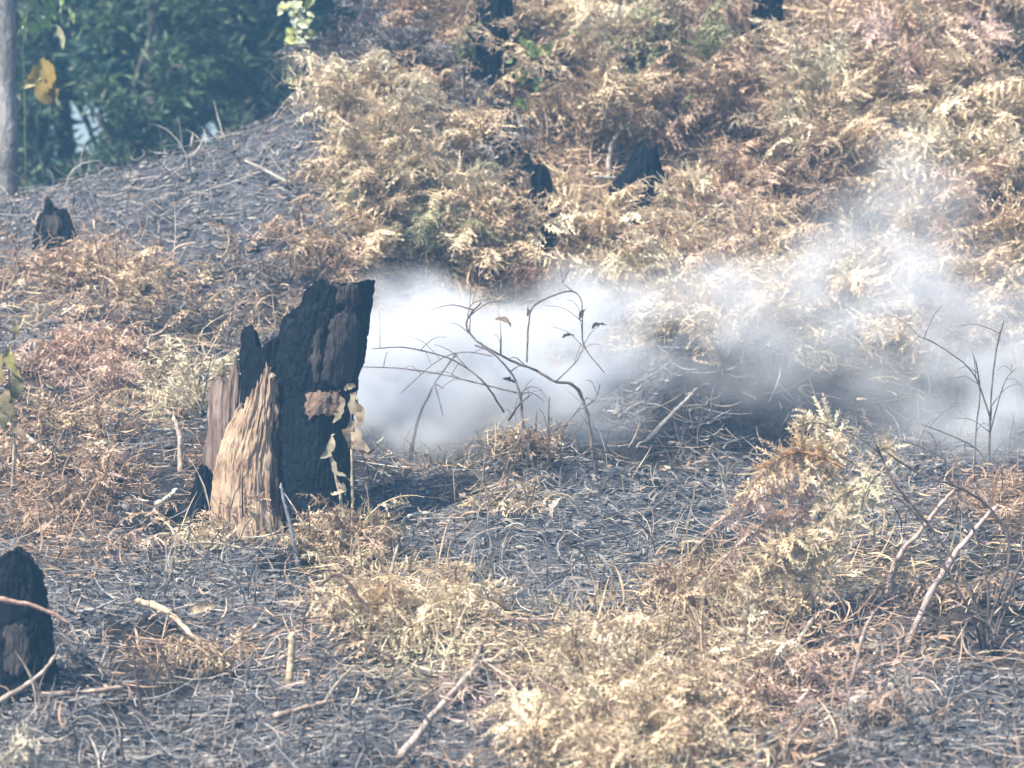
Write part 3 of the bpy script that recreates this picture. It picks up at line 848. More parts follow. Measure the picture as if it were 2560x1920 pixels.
stick("dark twig slanting down right from the small rounded stump", [(146, 1631), (220, 1688), (277, 1733)], .007, (.09, .08, .085), up=.03)
stick("brown twig crossing in front of the small rounded stump", [(-12, 1497), (61, 1509), (122, 1530), (175, 1558)], .007, (.42, .28, .22), 'u', fwd=0, yd=_ys)
stick("grey twig rising right from beside the small rounded stump", [(187, 1570), (240, 1560), (293, 1538)], .006, GREYW, up=.03)
stick("pale twig leaning across the foot of the small rounded stump", [(-5, 1756), (94, 1692), (142, 1635)], .007, (.44, .36, .31), 'u', fwd=0, yd=_ys)
stick("pinkish twig lying level below the small rounded stump", [(102, 1774), (200, 1768), (309, 1754)], .008, (.42, .32, .26), up=.025)
stick("gnarled pale twig lying in the ash at lower left of the long pale stick", [(688, 1827), (765, 1806), (838, 1786)], .009, (.46, .35, .28), up=.025)
stick("short straw twig standing at left between pink litter and burnt ash", [(244, 1322), (224, 1286), (203, 1249)], .008, (.52, .40, .30), 'u')
stick("short white stick lying left of the big stump's charred root", [(391, 1298), (418, 1280), (443, 1257)], .010, WHITE, up=.03)
stick("curved pale stick bending down beside the big stump's left side", [(451, 1175), (449, 1094), (437, 1053), (411, 1021)], .009, (.54, .44, .36), 'u', fwd=.1)
stick("pale stick sloping down right from the left picture edge", [(52, 1117), (130, 1170), (231, 1232)], .009, (.52, .43, .38), up=.03)
stick("thinner brown stick parallel to the pale one at left", [(185, 1174), (250, 1205), (318, 1232)], .008, (.42, .33, .28), up=.03)
stick("dark thin bent stem standing in brown fern at left", [(340, 890), (310, 830), (275, 775), (263, 717)], .007, (.13, .10, .10), 'u')
stick("thin grey stem leaning before the foot of the big stump", [(748, 1412), (728, 1326), (708, 1245), (703, 1207)], .007, (.22, .24, .28), 'u', fwd=0)
stick("pale crooked stick leaning in the ash right of the big stump", [(959, 1367), (1000, 1320), (1020, 1294), (1040, 1286), (1077, 1282)], .009, (.46, .42, .36), 'u')
stick("straight thin pale stalk standing below the crooked stick", [(963, 1489), (980, 1420), (995, 1363)], .007, (.46, .41, .33), 'u')
stick("dark long stem sloping down right in the middle foreground", [(800, 1562), (850, 1612), (910, 1665), (983, 1713)], .007, (.12, .09, .08), up=.05)
stick("dark arching stem above tan fern in the middle foreground", [(983, 1640), (950, 1575), (910, 1513), (853, 1440), (810, 1455), (760, 1510)], .006, (.14, .10, .085), 'u', fwd=.1)
stick("pale thin twig leaning up right beside the dark long stem", [(800, 1762), (840, 1712), (881, 1668)], .006, (.38, .33, .27), 'u')
stick("pale stick leaning up right in the bluish smoke", [(1602, 1104), (1670, 1045), (1710, 1005), (1744, 970)], .008, (.50, .46, .42), 'u')
stick("curved pale stick hooked down left of the big pale fern", [(1810, 1324), (1854, 1294), (1876, 1238), (1871, 1194)], .008, (.55, .50, .46), 'u')
stick("long pinkish stick leaning up right at the right side", [(2265, 1605), (2325, 1490), (2387, 1388), (2450, 1310), (2497, 1261)], .010, (.50, .40, .37), 'u', fwd=.0)
stick("shorter pinkish stick leaning left of the long one", [(2215, 1488), (2242, 1399), (2303, 1327), (2345, 1270), (2387, 1222)], .0085, (.46, .37, .33), 'u', fwd=.0)
stick("bent brown twig in the ash below the leaning pinkish sticks", [(1993, 1649), (2037, 1582), (2082, 1544), (2148, 1516)], .008, (.42, .36, .32), up=.03)
stick("thin brown stick slanting steeply below the bent brown twig", [(2093, 1754), (2131, 1693), (2159, 1582), (2185, 1530)], .007, (.38, .29, .25), 'u')
stick("orange brown stub of stick at the bottom edge amid tan fern", [(1758, 1925), (1735, 1870), (1710, 1815)], .010, (.55, .36, .24), 'u')
stick("white stick lying level under dim brown fern", [(1485, 500), (1550, 503), (1618, 509)], .006, (.42, .40, .37), up=.06, branches=[[(1612, 508), (1622, 490), (1630, 480)]])
stick("short white stick at the dark edge above the white smoke", [(1185, 717), (1220, 714), (1260, 716)], .010, (.66, .64, .6), up=.06)
stick("pale stick with drooping tip within the smoke", [(1590, 872), (1650, 872), (1690, 878), (1708, 902)], .012, (.66, .62, .55), up=.08)
stick("short whitish stick on the grey upper left slope", [(715, 483), (660, 455), (610, 430)], .007, (.42, .40, .37), up=.03)
stick("pale dry stalk standing bent before the blue black burnt stump", [(1520, 450), (1522, 400), (1530, 360), (1552, 325), (1590, 318)], .010, (.48, .43, .37), 'u', fwd=.15)
stick("thin pale twig on the bank, slanting up right below the green tinted fern", [(1330, 520), (1345, 470), (1365, 430)], .007, (.5, .42, .33), 'u', fwd=.2)

m = MB(); tube(m, [G(590, 318, .03), G(660, 280, .05), G(730, 250, .06), G(800, 205, .05)], .055, .035, (.8, .8, .8), sides=14, knots=False, seed=4)  # dark tube added for the shade that the thicket casts here
tag(obj("ridge_shade", m, M_CHARBARK, None, True, G(590, 318)), "dark bar added for thicket shade, lying along the ridge below the sunlit sapling", "shade_bar")

# burnt bare shrubs: each stem a part
def shrub(label, base_uv, stems, col, r, fwd=.0, leaves=(), name="bare_shrub"):
    b = G(*base_uv, -.02)
    root = thing(name, label, "shrub", b, "bare burnt shrubs")
    rg = np.random.default_rng(int(b[0] * 1000) % 1000 + 3)
    for i, (path, sc, tw) in enumerate(stems):
        dep = rg.normal(0, .05)
        pts = []
        for j, (u, v) in enumerate(path):
            yy = b[1] + dep * min(1, j) + fwd * (base_uv[1] - v) * K * 14 + rg.normal(0, .015)
            pts.append(P(u, v, yy))
        if path[0][1] > base_uv[1] - 25:
            pts[0][2] = min(pts[0][2], Zg(pts[0][0], pts[0][1]) - .01)
        m = MB(); c = tube(m, pts, r * sc, r * sc * .5, np.array(col) * rg.uniform(.8, 1.3), seed=i)
        so_ = obj("stem", m, M_TWIG, root, True, b)
        for k in range(tw + 2):
            i0 = rg.integers(len(c) // 4, len(c) - 1)
            p = c[i0]; dv = unit(np.array((rg.normal(0, .8), rg.normal(0, .4), rg.uniform(-.1, 1.0))))
            ln = rg.uniform(.06, .2)
            m2 = MB(); tube(m2, [p, p + dv * ln * .5 + (0, 0, .01), p + dv * ln + (0, 0, -.02)], r * sc * .45, r * .15, col, sides=5, seed=k)
            obj("side_twig", m2, M_TWIG, so_, True, b)
    for (u, v, ln, ang, c) in leaves:
        p = P(u, v, b[1] - .03)
        m = MB(); leaf(m, p, ang, ln, c, seed=int(u))
        obj("leaf", m, M_DRYLEAF, root, True, b)
    return root

def leaf(mb, p, ang, ln, col, wid=.32, tilt=.3, curl=1.1, seed=0, seg=8, crinkle=.04):
    """single curled leaf starting at p, running at angle ang (radians, 0 = right, pi/2 = up) in the picture-facing plane"""
    rg = np.random.default_rng(seed)
    s = np.linspace(0, 1, seg + 1)
    a = ang + curl * (s - .2) * rg.choice([-1, 1])
    d = np.stack([np.cos(a) * math.cos(tilt), np.full(seg + 1, -math.sin(tilt)) * (1 - s * 1.6), np.sin(a)], -1)
    c = np.asarray(p)[None] + np.concatenate([np.zeros((1, 3)), np.cumsum(d[:-1], 0)]) * ln / seg
    w = ln * wid * np.sin(np.pi * np.clip(s * .92 + .06, 0, 1)) ** .8
    sd = np.stack([-np.sin(a), .5 * np.ones(seg + 1) * rg.uniform(-1, 1), np.cos(a)], -1); sd = unit(sd)
    up = unit(np.cross(d, sd))
    tw = rg.uniform(-.9, .9) * s
    sd2 = sd * np.cos(tw)[:, None] + up * np.sin(tw)[:, None]
    l = c + sd2 * w[:, None] * .5 + up * w[:, None] * .22
    r = c - sd2 * w[:, None] * .5 + up * w[:, None] * .22
    cr = ln * crinkle
    l = l + rg.normal(0, cr, l.shape); r = r + rg.normal(0, cr, r.shape); c = c + rg.normal(0, cr * .6, c.shape)
    v = np.stack([l, c, r], 1).reshape(-1, 3)
    f = []
    for i in range(seg):
        for j in range(2):
            f.append([i * 3 + j, i * 3 + j + 1, i * 3 + 4 + j, i * 3 + 3 + j])
    mb.add(v, np.array(f), np.asarray(col)[None] * np.repeat(rg.uniform(.8, 1.2, seg + 1), 3)[:, None])

TW = (.10, .085, .08)
shrub("bare burnt shrub of crooked twigs standing before the white smoke", (1400, 1165), [
    ([(1488, 1165), (1464, 1019), (1431, 962), (1390, 954), (1334, 923), (1285, 905), (1216, 868), (1180, 840), (1167, 803), (1203, 754)], 1.2, 3),
    ([(1338, 1155), (1309, 1067), (1301, 994), (1281, 937), (1228, 880), (1185, 862)], 1.1, 3),
    ([(1260, 1031), (1211, 958), (1142, 905), (1070, 880), (1000, 868), (930, 872)], .7, 2),
    ([(1293, 982), (1195, 958), (1100, 935), (1000, 921), (905, 917)], .65, 2),
    ([(1317, 905), (1321, 815), (1334, 766), (1386, 738), (1430, 728), (1452, 748), (1456, 795), (1460, 864), (1512, 933)], .7, 2),
    ([(1430, 728), (1403, 703)], .6, 0), ([(1370, 1150), (1372, 1027), (1374, 990)], .7, 1), ([(1252, 885), (1252, 823)], .7, 0),
    ([(1272, 1050), (1300, 1010), (1330, 985)], .8, 0), ([(1230, 890), (1160, 880), (1090, 905), (1000, 985)], .5, 1),
    ([(1480, 1120), (1425, 1155)], .6, 0), ([(1390, 954), (1440, 905), (1452, 880)], .5, 1), ([(1460, 1020), (1490, 995), (1500, 960)], .5, 0),
    ([(1400, 1150), (1408, 1080), (1440, 1030), (1470, 990)], .5, 1), ([(1167, 803), (1180, 760), (1230, 745)], .5, 1)],
    (.15, .13, .125), .0056, leaves=[(1240, 798, .07, -.15, (.22, .16, .12)), (1480, 820, .06, .5, (.25, .27, .25)), (1405, 843, .05, .4, (.2, .16, .13)), (1316, 790, .04, 1.2, (.12, .10, .09)),
                       (1258, 948, .05, 0, (.08, .09, .10)), (1450, 800, .05, 1.3, (.12, .11, .10))])
stick("thin straight twig standing in the white smoke between stump and burnt shrub", [(1024, 1150), (1045, 1051), (1087, 958)], .0055, (.10, .09, .09), 'u', name="standing_twig", branches=[[(1087, 958), (1110, 972)], [(1087, 958), (1108, 1040)], [(1087, 958), (1125, 905), (1145, 885)]])

shrub("bare dark shrub with arching stems at the right edge", (2464, 1645), [
    ([(2464, 1645), (2453, 1555), (2403, 1433), (2325, 1316), (2242, 1216), (2209, 1155), (2190, 1110)], 1.1, 3),
    ([(2460, 1645), (2430, 1540), (2353, 1399), (2300, 1300), (2240, 1240)], .9, 3),
    ([(2470, 1645), (2475, 1555), (2525, 1388), (2486, 1283), (2403, 1222), (2298, 1183), (2215, 1130)], 1.0, 3),
    ([(2470, 1640), (2510, 1500), (2560, 1400), (2600, 1330)], .9, 2), ([(2462, 1640), (2415, 1590), (2330, 1540), (2250, 1500)], .7, 2),
    ([(2466, 1645), (2470, 1480), (2440, 1340), (2380, 1250)], .8, 2), ([(2468, 1645), (2500, 1560), (2535, 1470), (2550, 1380)], .7, 1)],
    (.10, .085, .082), .0062)
shrub("thin smoke veiled shrub standing at the right edge behind the pale sticks", (2440, 1190), [
    ([(2470, 1195), (2475, 1080), (2478, 990), (2490, 880), (2510, 800)], 1, 2), ([(2435, 1190), (2440, 1080), (2450, 980), (2440, 900)], .8, 2),
    ([(2400, 1192), (2350, 1140), (2250, 1100), (2180, 1095)], .8, 1), ([(2478, 1050), (2430, 930), (2340, 860), (2290, 840)], .7, 2), ([(2480, 1195), (2450, 1130), (2380, 1090), (2300, 1060)], .7, 1),
    ([(2475, 1080), (2510, 960), (2540, 920)], .6, 1)], (.16, .15, .15), .005)

# dry stalk with curled leaves before the stump
def leafy(label, stalks, leaves, y_base_uv, cat="plant", name="withered_plant", fwd=-.1, mat=M_DRYLEAF, r=.007, dy=-.16, colst=(.38, .33, .25)):
    b = G(*y_base_uv, -.02)
    root = thing(name, label, cat, b)
    for i, path in enumerate(stalks):
        m = MB(); tube(m, [P(u, v, b[1] + .004 * i) for (u, v) in path], r, r * .5, colst, seed=i)
        obj("stalk", m, M_TWIG, root, True, b)
    for i, (u, v, ln, ang, c, wd) in enumerate(leaves):
        m = MB(); leaf(m, P(u, v, b[1] - .012), ang, ln * .78, np.array(c) * .68, wid=wd, seed=i * 7 + int(u))
        obj("leaf", m, mat, root, True, b)
    return root
DL = (.36, .29, .19); DLp = (.50, .45, .33)
leafy("withered yellow stalk with curled leaves before the big stump", [[(877, 1400), (878, 1354), (881, 1294), (879, 1129), (877, 1051), (881, 990)], [(866, 1345), (860, 1290), (842, 1203), (827, 1137), (829, 1088)]],
      [(856, 992, .13, -1.7, DL, .30), (884, 985, .12, -1.5, (.42, .36, .24), .35), (893, 1000, .14, -1.25, DL, .30), (880, 1050, .14, -1.8, (.38, .30, .2), .35),
       (884, 1060, .16, -1.2, (.50, .40, .30), .33), (898, 1110, .07, -.9, DL, .5), (829, 1085, .13, -1.75, (.5, .46, .33), .28), (829, 1140, .15, -1.15, DLp, .2),
       (842, 1203, .08, -.7, DLp, .35), (862, 1215, .08, 3.9, (.55, .45, .33), .3), (882, 1290, .06, .6, (.42, .3, .24), .4), (862, 975, .06, .6, (.4, .36, .25), .5)], (872, 1400), dy=0)
leafy("olive yellow withered plant hanging at the left picture edge", [[(30, 1230), (35, 1100), (25, 980), (20, 860)]],
      [(22, 870, .16, -1.4, (.42, .38, .14), .4), (10, 890, .14, -1.9, (.34, .29, .12), .4), (40, 930, .16, -1.5, (.24, .22, .12), .45), (25, 960, .18, -1.6, (.30, .26, .15), .4),
       (15, 1010, .14, -1.7, (.22, .2, .12), .4), (35, 1040, .13, -1.3, (.4, .3, .2), .35), (30, 850, .10, 1.2, (.45, .38, .2), .3)], (30, 1230))
# single bright dead leaves
for (label, u, v, ln, ang, c, wd) in [
    ("single pale leaf shaped like a spoon on blue ash left of centre", 478, 1556, .10, .5, (.42, .34, .24), .3),
    ("triangular dry leaf standing up below the brown split stump", 1412, 560, .15, 1.5, (.52, .42, .30), .7),
    ("pale boat shaped leaf on dark ash in the middle", 1165, 1440, .09, .1, (.66, .58, .44), .35),
    ("white leaf fleck on charred ground right of the stump", 1290, 1225, .08, -.8, (.62, .62, .64), .35),
    ("pair like pale curled leaf standing in charcoal, right of the white fleck", 1378, 1315, .08, 1.4, (.56, .50, .44), .35)]:
    p = G(u, v, .03); m = MB(); leaf(m, p, ang, ln, c, wid=wd, seed=int(u))
    tag(obj("dead_leaf", m, M_DRYLEAF, None, True, p), label, "leaf", "single dead leaves on the ground")

# ------------------------------------------------------------------ fern plants that stand out
def fern_plant(label, root_uv, specs, name="dead_fern"):
    """specs: (tip pixel u, v, sag, colour, pinna length, depth towards camera at the tip)"""
    b = G(*root_uv, -.01)
    t = thing(name, label, "fern", b, "dead ferns on the slope")
    rg = np.random.default_rng(int(root_uv[0]))
    for (u0, v0, u, v, sag, col, pin, dy) in specs:
        up_ = root_uv[1] < 900
        a = P(u0, v0, b[1] - .03 + rg.normal(0, .02)); e = P(u, v, b[1] + dy - (.20 if up_ else 0))
        if up_: pin *= 1.3
        ns = 14; s = np.linspace(0, 1, ns)[:, None]
        c = a + (e - a) * s + np.array((0, -1.6 if up_ else -.03, 1.0)) * (sag * np.sin(np.pi * s)) + np.array((0, -.12 if up_ else 0, 0)) * np.sin(np.pi * s)
        m = MB(); frond_on(m, c, col, pin, rg, .015 if up_ else .009)
        obj("frond", m, M_FERN, t, True, b)
    return t

def frond_on(mb, c, col, pin, rg, pw=.012):
    ns = len(c); s = np.linspace(0, 1, ns)
    d = unit(np.gradient(c, axis=0))
    view = unit(c - CAM[None] + 0) * 1.0
    face = unit(-view + rg.normal(0, .45, 3))
    hz = unit(np.cross(d, face)); upv = np.cross(hz, d)
    r = np.linspace(.0055, .0018, ns)[:, None]
    ring = np.stack([c + hz * r, c - hz * r * .6 - upv * r, c - hz * r * .6 + upv * r], 1).reshape(-1, 3)
    f = [[i * 3 + j, i * 3 + (j + 1) % 3, i * 3 + 3 + (j + 1) % 3, i * 3 + 3 + j] for i in range(ns - 1) for j in range(3)]
    mb.add(ring, np.array(f), np.asarray(col) * .75)
    L = np.linalg.norm(np.diff(c, axis=0), axis=1).sum()
    npair = int(max(12, min(40, L / .013)))
    t = np.repeat(np.linspace(.10, .985, npair), 2); sg = np.tile([1., -1.], npair)
    t = np.clip(t + rg.normal(0, .006, len(t)), 0, 1); keep = rg.random(len(t)) > .06; t, sg = t[keep], sg[keep]; n = len(t)
    ip = lambda A: np.stack([np.interp(t, s, A[:, q]) for q in range(3)], -1)
    pc, pd, ph, pu = ip(c), unit(ip(d)), unit(ip(hz)), unit(ip(upv))
    ln = pin * np.clip(np.sin(np.pi * (t * .78 + .22)), .14, 1) * (.5 + .7 * rg.random(n))
    fw = .5 + rg.normal(0, .32, n)
    dirv = unit(ph * sg[:, None] * np.cos(fw)[:, None] + pd * np.sin(fw)[:, None] - np.array((0, 0, .7)) * rg.random(n)[:, None] + pu * rg.normal(0, .4, (n, 1)))
    side = unit(pd - dirv * (pd * dirv).sum(1, keepdims=True) + pu * rg.normal(0, .35, (n, 1)))
    side = unit(side - dirv * (side * dirv).sum(1, keepdims=True))
    colr = np.asarray(col)[None] * (.75 + .5 * rg.random(n))[:, None]
    mb.add(*pinnate(pc, dirv, side, ln, ln * .19, rg.normal(0, .6, n) + .3 * sg, rg.normal(0, .7, n), colr, 8))

C_P, C_T, C_K, C_O, C_G, C_W = (.62, .53, .38), (.52, .42, .295), (.56, .42, .35), (.52, .34, .19), (.52, .48, .34), (.70, .63, .50)
C_S = (.62, .50, .34)
fern_plant("large pale dead fern arching left from ash at right of centre", (2010, 1560), [
    (2010, 1570, 2230, 1065, .05, C_P, .10, -.02), (2010, 1540, 2110, 1045, .04, C_S, .09, .02), (2150, 1130, 1970, 1075, .06, C_P, .10, -.02),
    (2140, 1160, 1850, 1240, .10, C_S, .11, -.08), (2120, 1200, 1790, 1310, .11, C_S, .11, -.10), (2090, 1250, 1690, 1425, .12, C_K, .10, -.12), (2070, 1280, 1750, 1470, .09, C_K, .10, -.12),
    (2060, 1310, 1830, 1500, .07, C_S, .10, -.14), (2110, 1170, 1820, 1285, .12, C_O, .08, -.05), (2190, 1130, 2260, 1190, .05, C_P, .08, -.06),
    (2150, 1220, 2010, 1420, .07, C_P, .10, -.14), (2200, 1180, 2130, 1350, .05, C_G, .09, -.12), (2010, 1440, 1800, 1540, .07, C_T, .09, -.14), (2030, 1400, 1900, 1440, .08, C_S, .10, -.15), (2030, 1480, 1950, 1610, .04, C_S, .08, -.16)])
fern_plant("bright arched fern crest curling right above the bank, nearest the ridge", (960, 420), [
    (950, 430, 1095, 212, .12, C_P, .09, -.05), (940, 430, 820, 370, .14, C_P, .09, -.1), (950, 420, 980, 240, .05, C_T, .10, 0),
    (960, 430, 1100, 330, .08, C_T, .09, -.1), (960, 440, 880, 470, .10, C_T, .09, -.15), (970, 450, 1040, 410, .06, C_P, .09, -.15)])
fern_plant("long tan fern slope drooping to the right below the arched crest", (1010, 480), [
    (1010, 480, 1290, 500, .08, C_P, .09, -.1), (1020, 500, 1200, 600, .08, C_P, .08, -.15), (1000, 480, 1130, 400, .08, C_T, .09, -.05),
    (1060, 520, 1270, 440, .05, C_P, .07, -.1), (1000, 520, 1090, 620, .05, C_G, .08, -.15), (980, 500, 900, 600, .07, C_T, .08, -.1)])
fern_plant("tall upright comb toothed fern frond at top right", (1990, 330), [
    (1990, 350, 1985, 30, .0, C_P, .11, -.1), (2000, 350, 2120, 60, .05, C_G, .11, -.05), (2005, 350, 2180, 250, .12, C_T, .10, -.1), (1985, 350, 1950, 330, .10, C_G, .09, -.12)])
fern_plant("broad pinkish tan fern arching over the top right corner", (2330, 260), [
    (2330, 280, 2100, 40, .10, C_K, .14, -.1), (2340, 280, 2280, 10, .06, C_T, .14, 0), (2350, 290, 2520, 60, .10, C_K, .14, -.1),
    (2340, 300, 2200, 160, .10, C_K, .12, -.2), (2360, 300, 2540, 200, .10, C_T, .12, -.15), (2350, 300, 2420, 110, .07, C_P, .12, -.1)])
fern_plant("pale straw fern sprawling left at the right edge, above the thin smoke", (2420, 470), [
    (2440, 480, 2200, 400, .12, C_P, .11, -.15), (2440, 470, 2150, 470, .10, C_W, .10, -.2), (2440, 470, 2560, 380, .1, C_P, .11, -.1),
    (2430, 480, 2300, 330, .08, C_P, .11, -.1), (2450, 490, 2350, 520, .08, C_P, .10, -.2), (2450, 490, 2540, 480, .08, C_T, .10, -.2)])
fern_plant("pale fern cluster at the top edge over the green tinted fern", (1540, 140), [
    (1540, 150, 1430, 40, .08, C_P, .11, -.1), (1540, 150, 1560, 10, .04, C_W, .11, -.05), (1550, 150, 1660, 50, .08, C_P, .11, -.1), (1550, 150, 1480, 110, .1, C_P, .1, -.15), (1550, 150, 1640, 130, .1, C_T, .1, -.15)])
fern_plant("pale fern with finger like leaflets reaching up right from the smoke", (1900, 760), [
    (1900, 770, 2040, 620, .03, C_P, .08, -.1), (1890, 780, 1780, 720, .08, C_P, .08, -.1), (1900, 780, 2060, 760, .1, C_P, .08, -.15), (1895, 780, 1960, 840, .08, C_T, .08, -.15), (1890, 780, 1830, 830, .08, C_P, .08, -.15)])
fern_plant("tan fern clump standing upright left of the thin smoke column", (1780, 600), [
    (1780, 610, 1790, 500, .02, C_P, .06, -.05), (1785, 610, 1850, 560, .05, C_T, .06, -.1), (1775, 610, 1690, 600, .06, C_P, .07, -.1), (1780, 610, 1720, 660, .05, C_T, .07, -.15), (1790, 610, 1870, 640, .05, C_K, .07, -.15)])
fern_plant("rounded tan fern clump right beside the blue black burnt stump", (1690, 530), [
    (1690, 540, 1640, 510, .08, C_P, .08, -.1), (1700, 540, 1735, 430, .04, C_T, .08, -.05), (1700, 540, 1780, 470, .08, C_P, .08, -.1), (1695, 540, 1660, 570, .05, C_P, .07, -.15)])
fern_plant("bright white green leaflets of a fern at the bottom left corner", (20, 1935), [
    (-30, 1935, 150, 1850, .04, C_W, .06, -.05), (-20, 1940, 90, 1850, .03, C_W, .06, -.1), (0, 1945, 190, 1910, .03, (.34, .37, .33), .06, -.05)])
fern_plant("low pale fern tip pointing left on dark ash in the middle foreground", (1440, 1530), [
    (1450, 1540, 1320, 1497, .02, C_P, .045, -.05), (1450, 1540, 1530, 1500, .03, C_T, .05, -.05), (1450, 1545, 1420, 1590, .03, C_T, .05, -.1)])
fern_plant("pale leafy fern spray in the foreground, left of the low pale tip", (1100, 1570), [
    (1100, 1580, 1175, 1465, .02, C_P, .055, -.05), (1100, 1580, 1060, 1510, .03, C_G, .055, -.05), (1090, 1590, 1200, 1680, .02, C_P, .055, -.08), (1090, 1580, 1000, 1530, .03, C_P, .05, -.05), (1095, 1590, 1150, 1560, .03, C_P, .05, -.1)])
fern_plant("pale straw fern laid flat on ash below the big stump", (470, 1420), [
    (560, 1395, 350, 1425, .01, C_P, .04, -.05), (600, 1370, 420, 1370, .02, C_P, .04, -.05), (500, 1430, 400, 1400, .01, C_G, .04, -.05)])
fern_plant("curved pale fern frond rising in the right foreground thicket", (1640, 1790), [
    (1640, 1800, 1720, 1690, .05, C_P, .06, -.05), (1640, 1800, 1570, 1730, .04, C_P, .06, -.05), (1640, 1800, 1660, 1700, .03, C_T, .06, -.05), (1645, 1800, 1760, 1780, .05, C_T, .06, -.1)])
fern_plant("yellowish curled fern against the rotten wood left of the big stump", (500, 1040), [
    (500, 1040, 540, 890, .03, C_P, .05, -.02), (495, 1040, 440, 900, .03, C_P, .06, -.05), (490, 1040, 400, 960, .04, C_W, .06, -.08), (500, 1040, 480, 920, .02, C_P, .06, -.1), (500, 1045, 420, 1020, .03, C_T, .05, -.1)])
fern_plant("pink brown fern heap lying left of the yellowish curled fern", (250, 990), [
    (260, 1000, 100, 940, .05, C_K, .06, -.05), (260, 1000, 380, 930, .05, C_K, .06, -.05), (250, 1000, 230, 900, .03, C_K, .06, -.05), (250, 1005, 160, 1000, .03, C_K, .06, -.1), (260, 1005, 340, 990, .03, C_K, .06, -.1)])
fern_plant("reddish dead fern bunch hanging at the dark edge above the white smoke", (1310, 640), [
    (1310, 640, 1295, 735, .01, (.34, .20, .15), .045, -.12), (1315, 640, 1330, 720, .01, (.36, .22, .17), .045, -.12), (1305, 640, 1270, 700, .02, (.4, .3, .22), .04, -.1)])

# ------------------------------------------------------------------ trees
def tree_trunk(mb, pts, r0, r1, col, seed=0, sides=14):
    tube(mb, pts, r0, r1, col, sides=sides, knots=False, seed=seed)

def crown_mesh(centre, rad, nclump, nleaf, lsize, cols, seed, droop=.3, flat=.6, gap=None):
    rg = np.random.default_rng(seed)
    mb = MB()
    d = unit(rg.normal(0, 1, (nclump, 3)))
    cc = np.asarray(centre) + d * np.asarray(rad) * (rg.random((nclump, 1)) ** .45)
    n = nclump * nleaf
    ci = np.repeat(np.arange(nclump), nleaf)
    cr = rg.uniform(.10, .26, nclump)
    p = cc[ci] + rg.normal(0, 1, (n, 3)) * cr[ci][:, None] * np.array((1, 1, .7)) * np.mean(rad) * .55
    if gap is not None:
        for (gc, gr) in gap:
            q = np.linalg.norm((p - np.asarray(gc))[:, [0, 2]], axis=1) > gr * (.5 + .8 * rg.random(n))
            p, ci = p[q], ci[q]; n = len(p)
    dirv = unit(np.stack([rg.normal(0, 1, n), rg.normal(0, 1, n), rg.normal(-droop, .6, n)], -1))
    side = unit(np.cross(dirv, unit(rg.normal(0, 1, (n, 3)) + np.array((0, 0, flat)))))
    ccol = np.array(cols)[rg.integers(0, len(cols), nclump)]
    col = ccol[ci] * rg.uniform(.6, 1.4, n)[:, None]
    ls = lsize * rg.uniform(.6, 1.4, n)
    mb.add(*strips(p, dirv, side, ls, ls * .38, rg.normal(0, .3, n), rg.normal(0, .4, n), col, 2, .1))
    return mb

def tree(name, label, base, top, r0, centre, rad, nclump, nleaf, lsize, cols, seed, bark=M_BARK, group=None, gap=None, lean=0.0, limbs=9, bury=.2):
    base = np.array(base, float); base[2] = Zg(base[0], base[1])
    root = thing(name, label, "tree", base, group)
    rg = np.random.default_rng(seed)
    b0 = base - (0, 0, bury)
    tp = np.array((base[0] + lean, base[1], top))
    pts = [b0 + (tp - b0) * t + np.array((rg.normal(0, .03), rg.normal(0, .03), 0)) * (t > 0) for t in np.linspace(0, 1, 6)]
    m = MB(); tree_trunk(m, pts, r0, r0 * .35, (1, 1, 1), seed)
    tk = obj("trunk", m, bark, root, True, base)
    for i in range(limbs):
        t = rg.uniform(.35, .95); p = b0 + (tp - b0) * t
        a = rg.random() * 6.283; e = np.asarray(centre) + np.array((math.cos(a), math.sin(a), rg.uniform(-.6, .7))) * np.asarray(rad) * .75
        lm = MB(); tree_trunk(lm, [p, p + (e - p) * .5 + (0, 0, .12), e], r0 * .35 * (1.1 - t * .5), r0 * .08, (1, 1, 1), i, 7)
        obj("limb", lm, bark, root, True, base)
    cm = crown_mesh(centre, rad, nclump, nleaf, lsize, cols, seed, gap=gap)
    obj("crown", cm, M_LEAF, root, False, base)
    return root

# pale trunk at the left edge, standing just behind the ridge
b = P(8, 470, 3.9)
tree("roadside_tree", "smooth pale grey tree trunk standing at the left picture edge", (b[0], 3.9, 0), 8.2, .062, (b[0] - 1.4, 6.5, 8.6), (1.6, 1.6, 1.0), 60, 45, .14,
     [(.05, .09, .035), (.07, .11, .04)], 51, bark=M_TRUNK, limbs=6, bury=.5)

GREEN1 = [(.065, .125, .085), (.09, .155, .095), (.05, .105, .075), (.11, .165, .105), (.17, .22, .13), (.13, .16, .09)]  # the lighter greens paint sunlit leaves into the crowns
GREEN2 = [(.075, .125, .06), (.09, .14, .07), (.06, .105, .055)]
GAPS = [(205, 300, 30), (190, 255, 22), (232, 345, 28), (178, 385, 22), (262, 268, 20), (140, 330, 20), (525, 318, 30), (530, 345, 30), (748, 192, 28), (600, 190, 22), (430, 90, 20), (330, 215, 20), (660, 120, 20)]
def bgtree(label, u, y, zc, rad, seed, cols, ncl=120, nlf=70, ls=.09, gap=None, top=None):
    gap = [(P(a, b_, y), c_ * 1.7 * K * (y + 14)) for (a, b_, c_) in GAPS]
    x = (u - 1280) * K * (y + 14)
    tree("broadleaf_tree", label, (x, y, 0), top or zc + rad[2] * .8, .09, (x, y, zc), rad, ncl, nlf, ls, cols, seed, group="trees behind the ridge", gap=gap)
gapL = P(215, 320, 8.2)
gap2 = P(525, 325, 9)
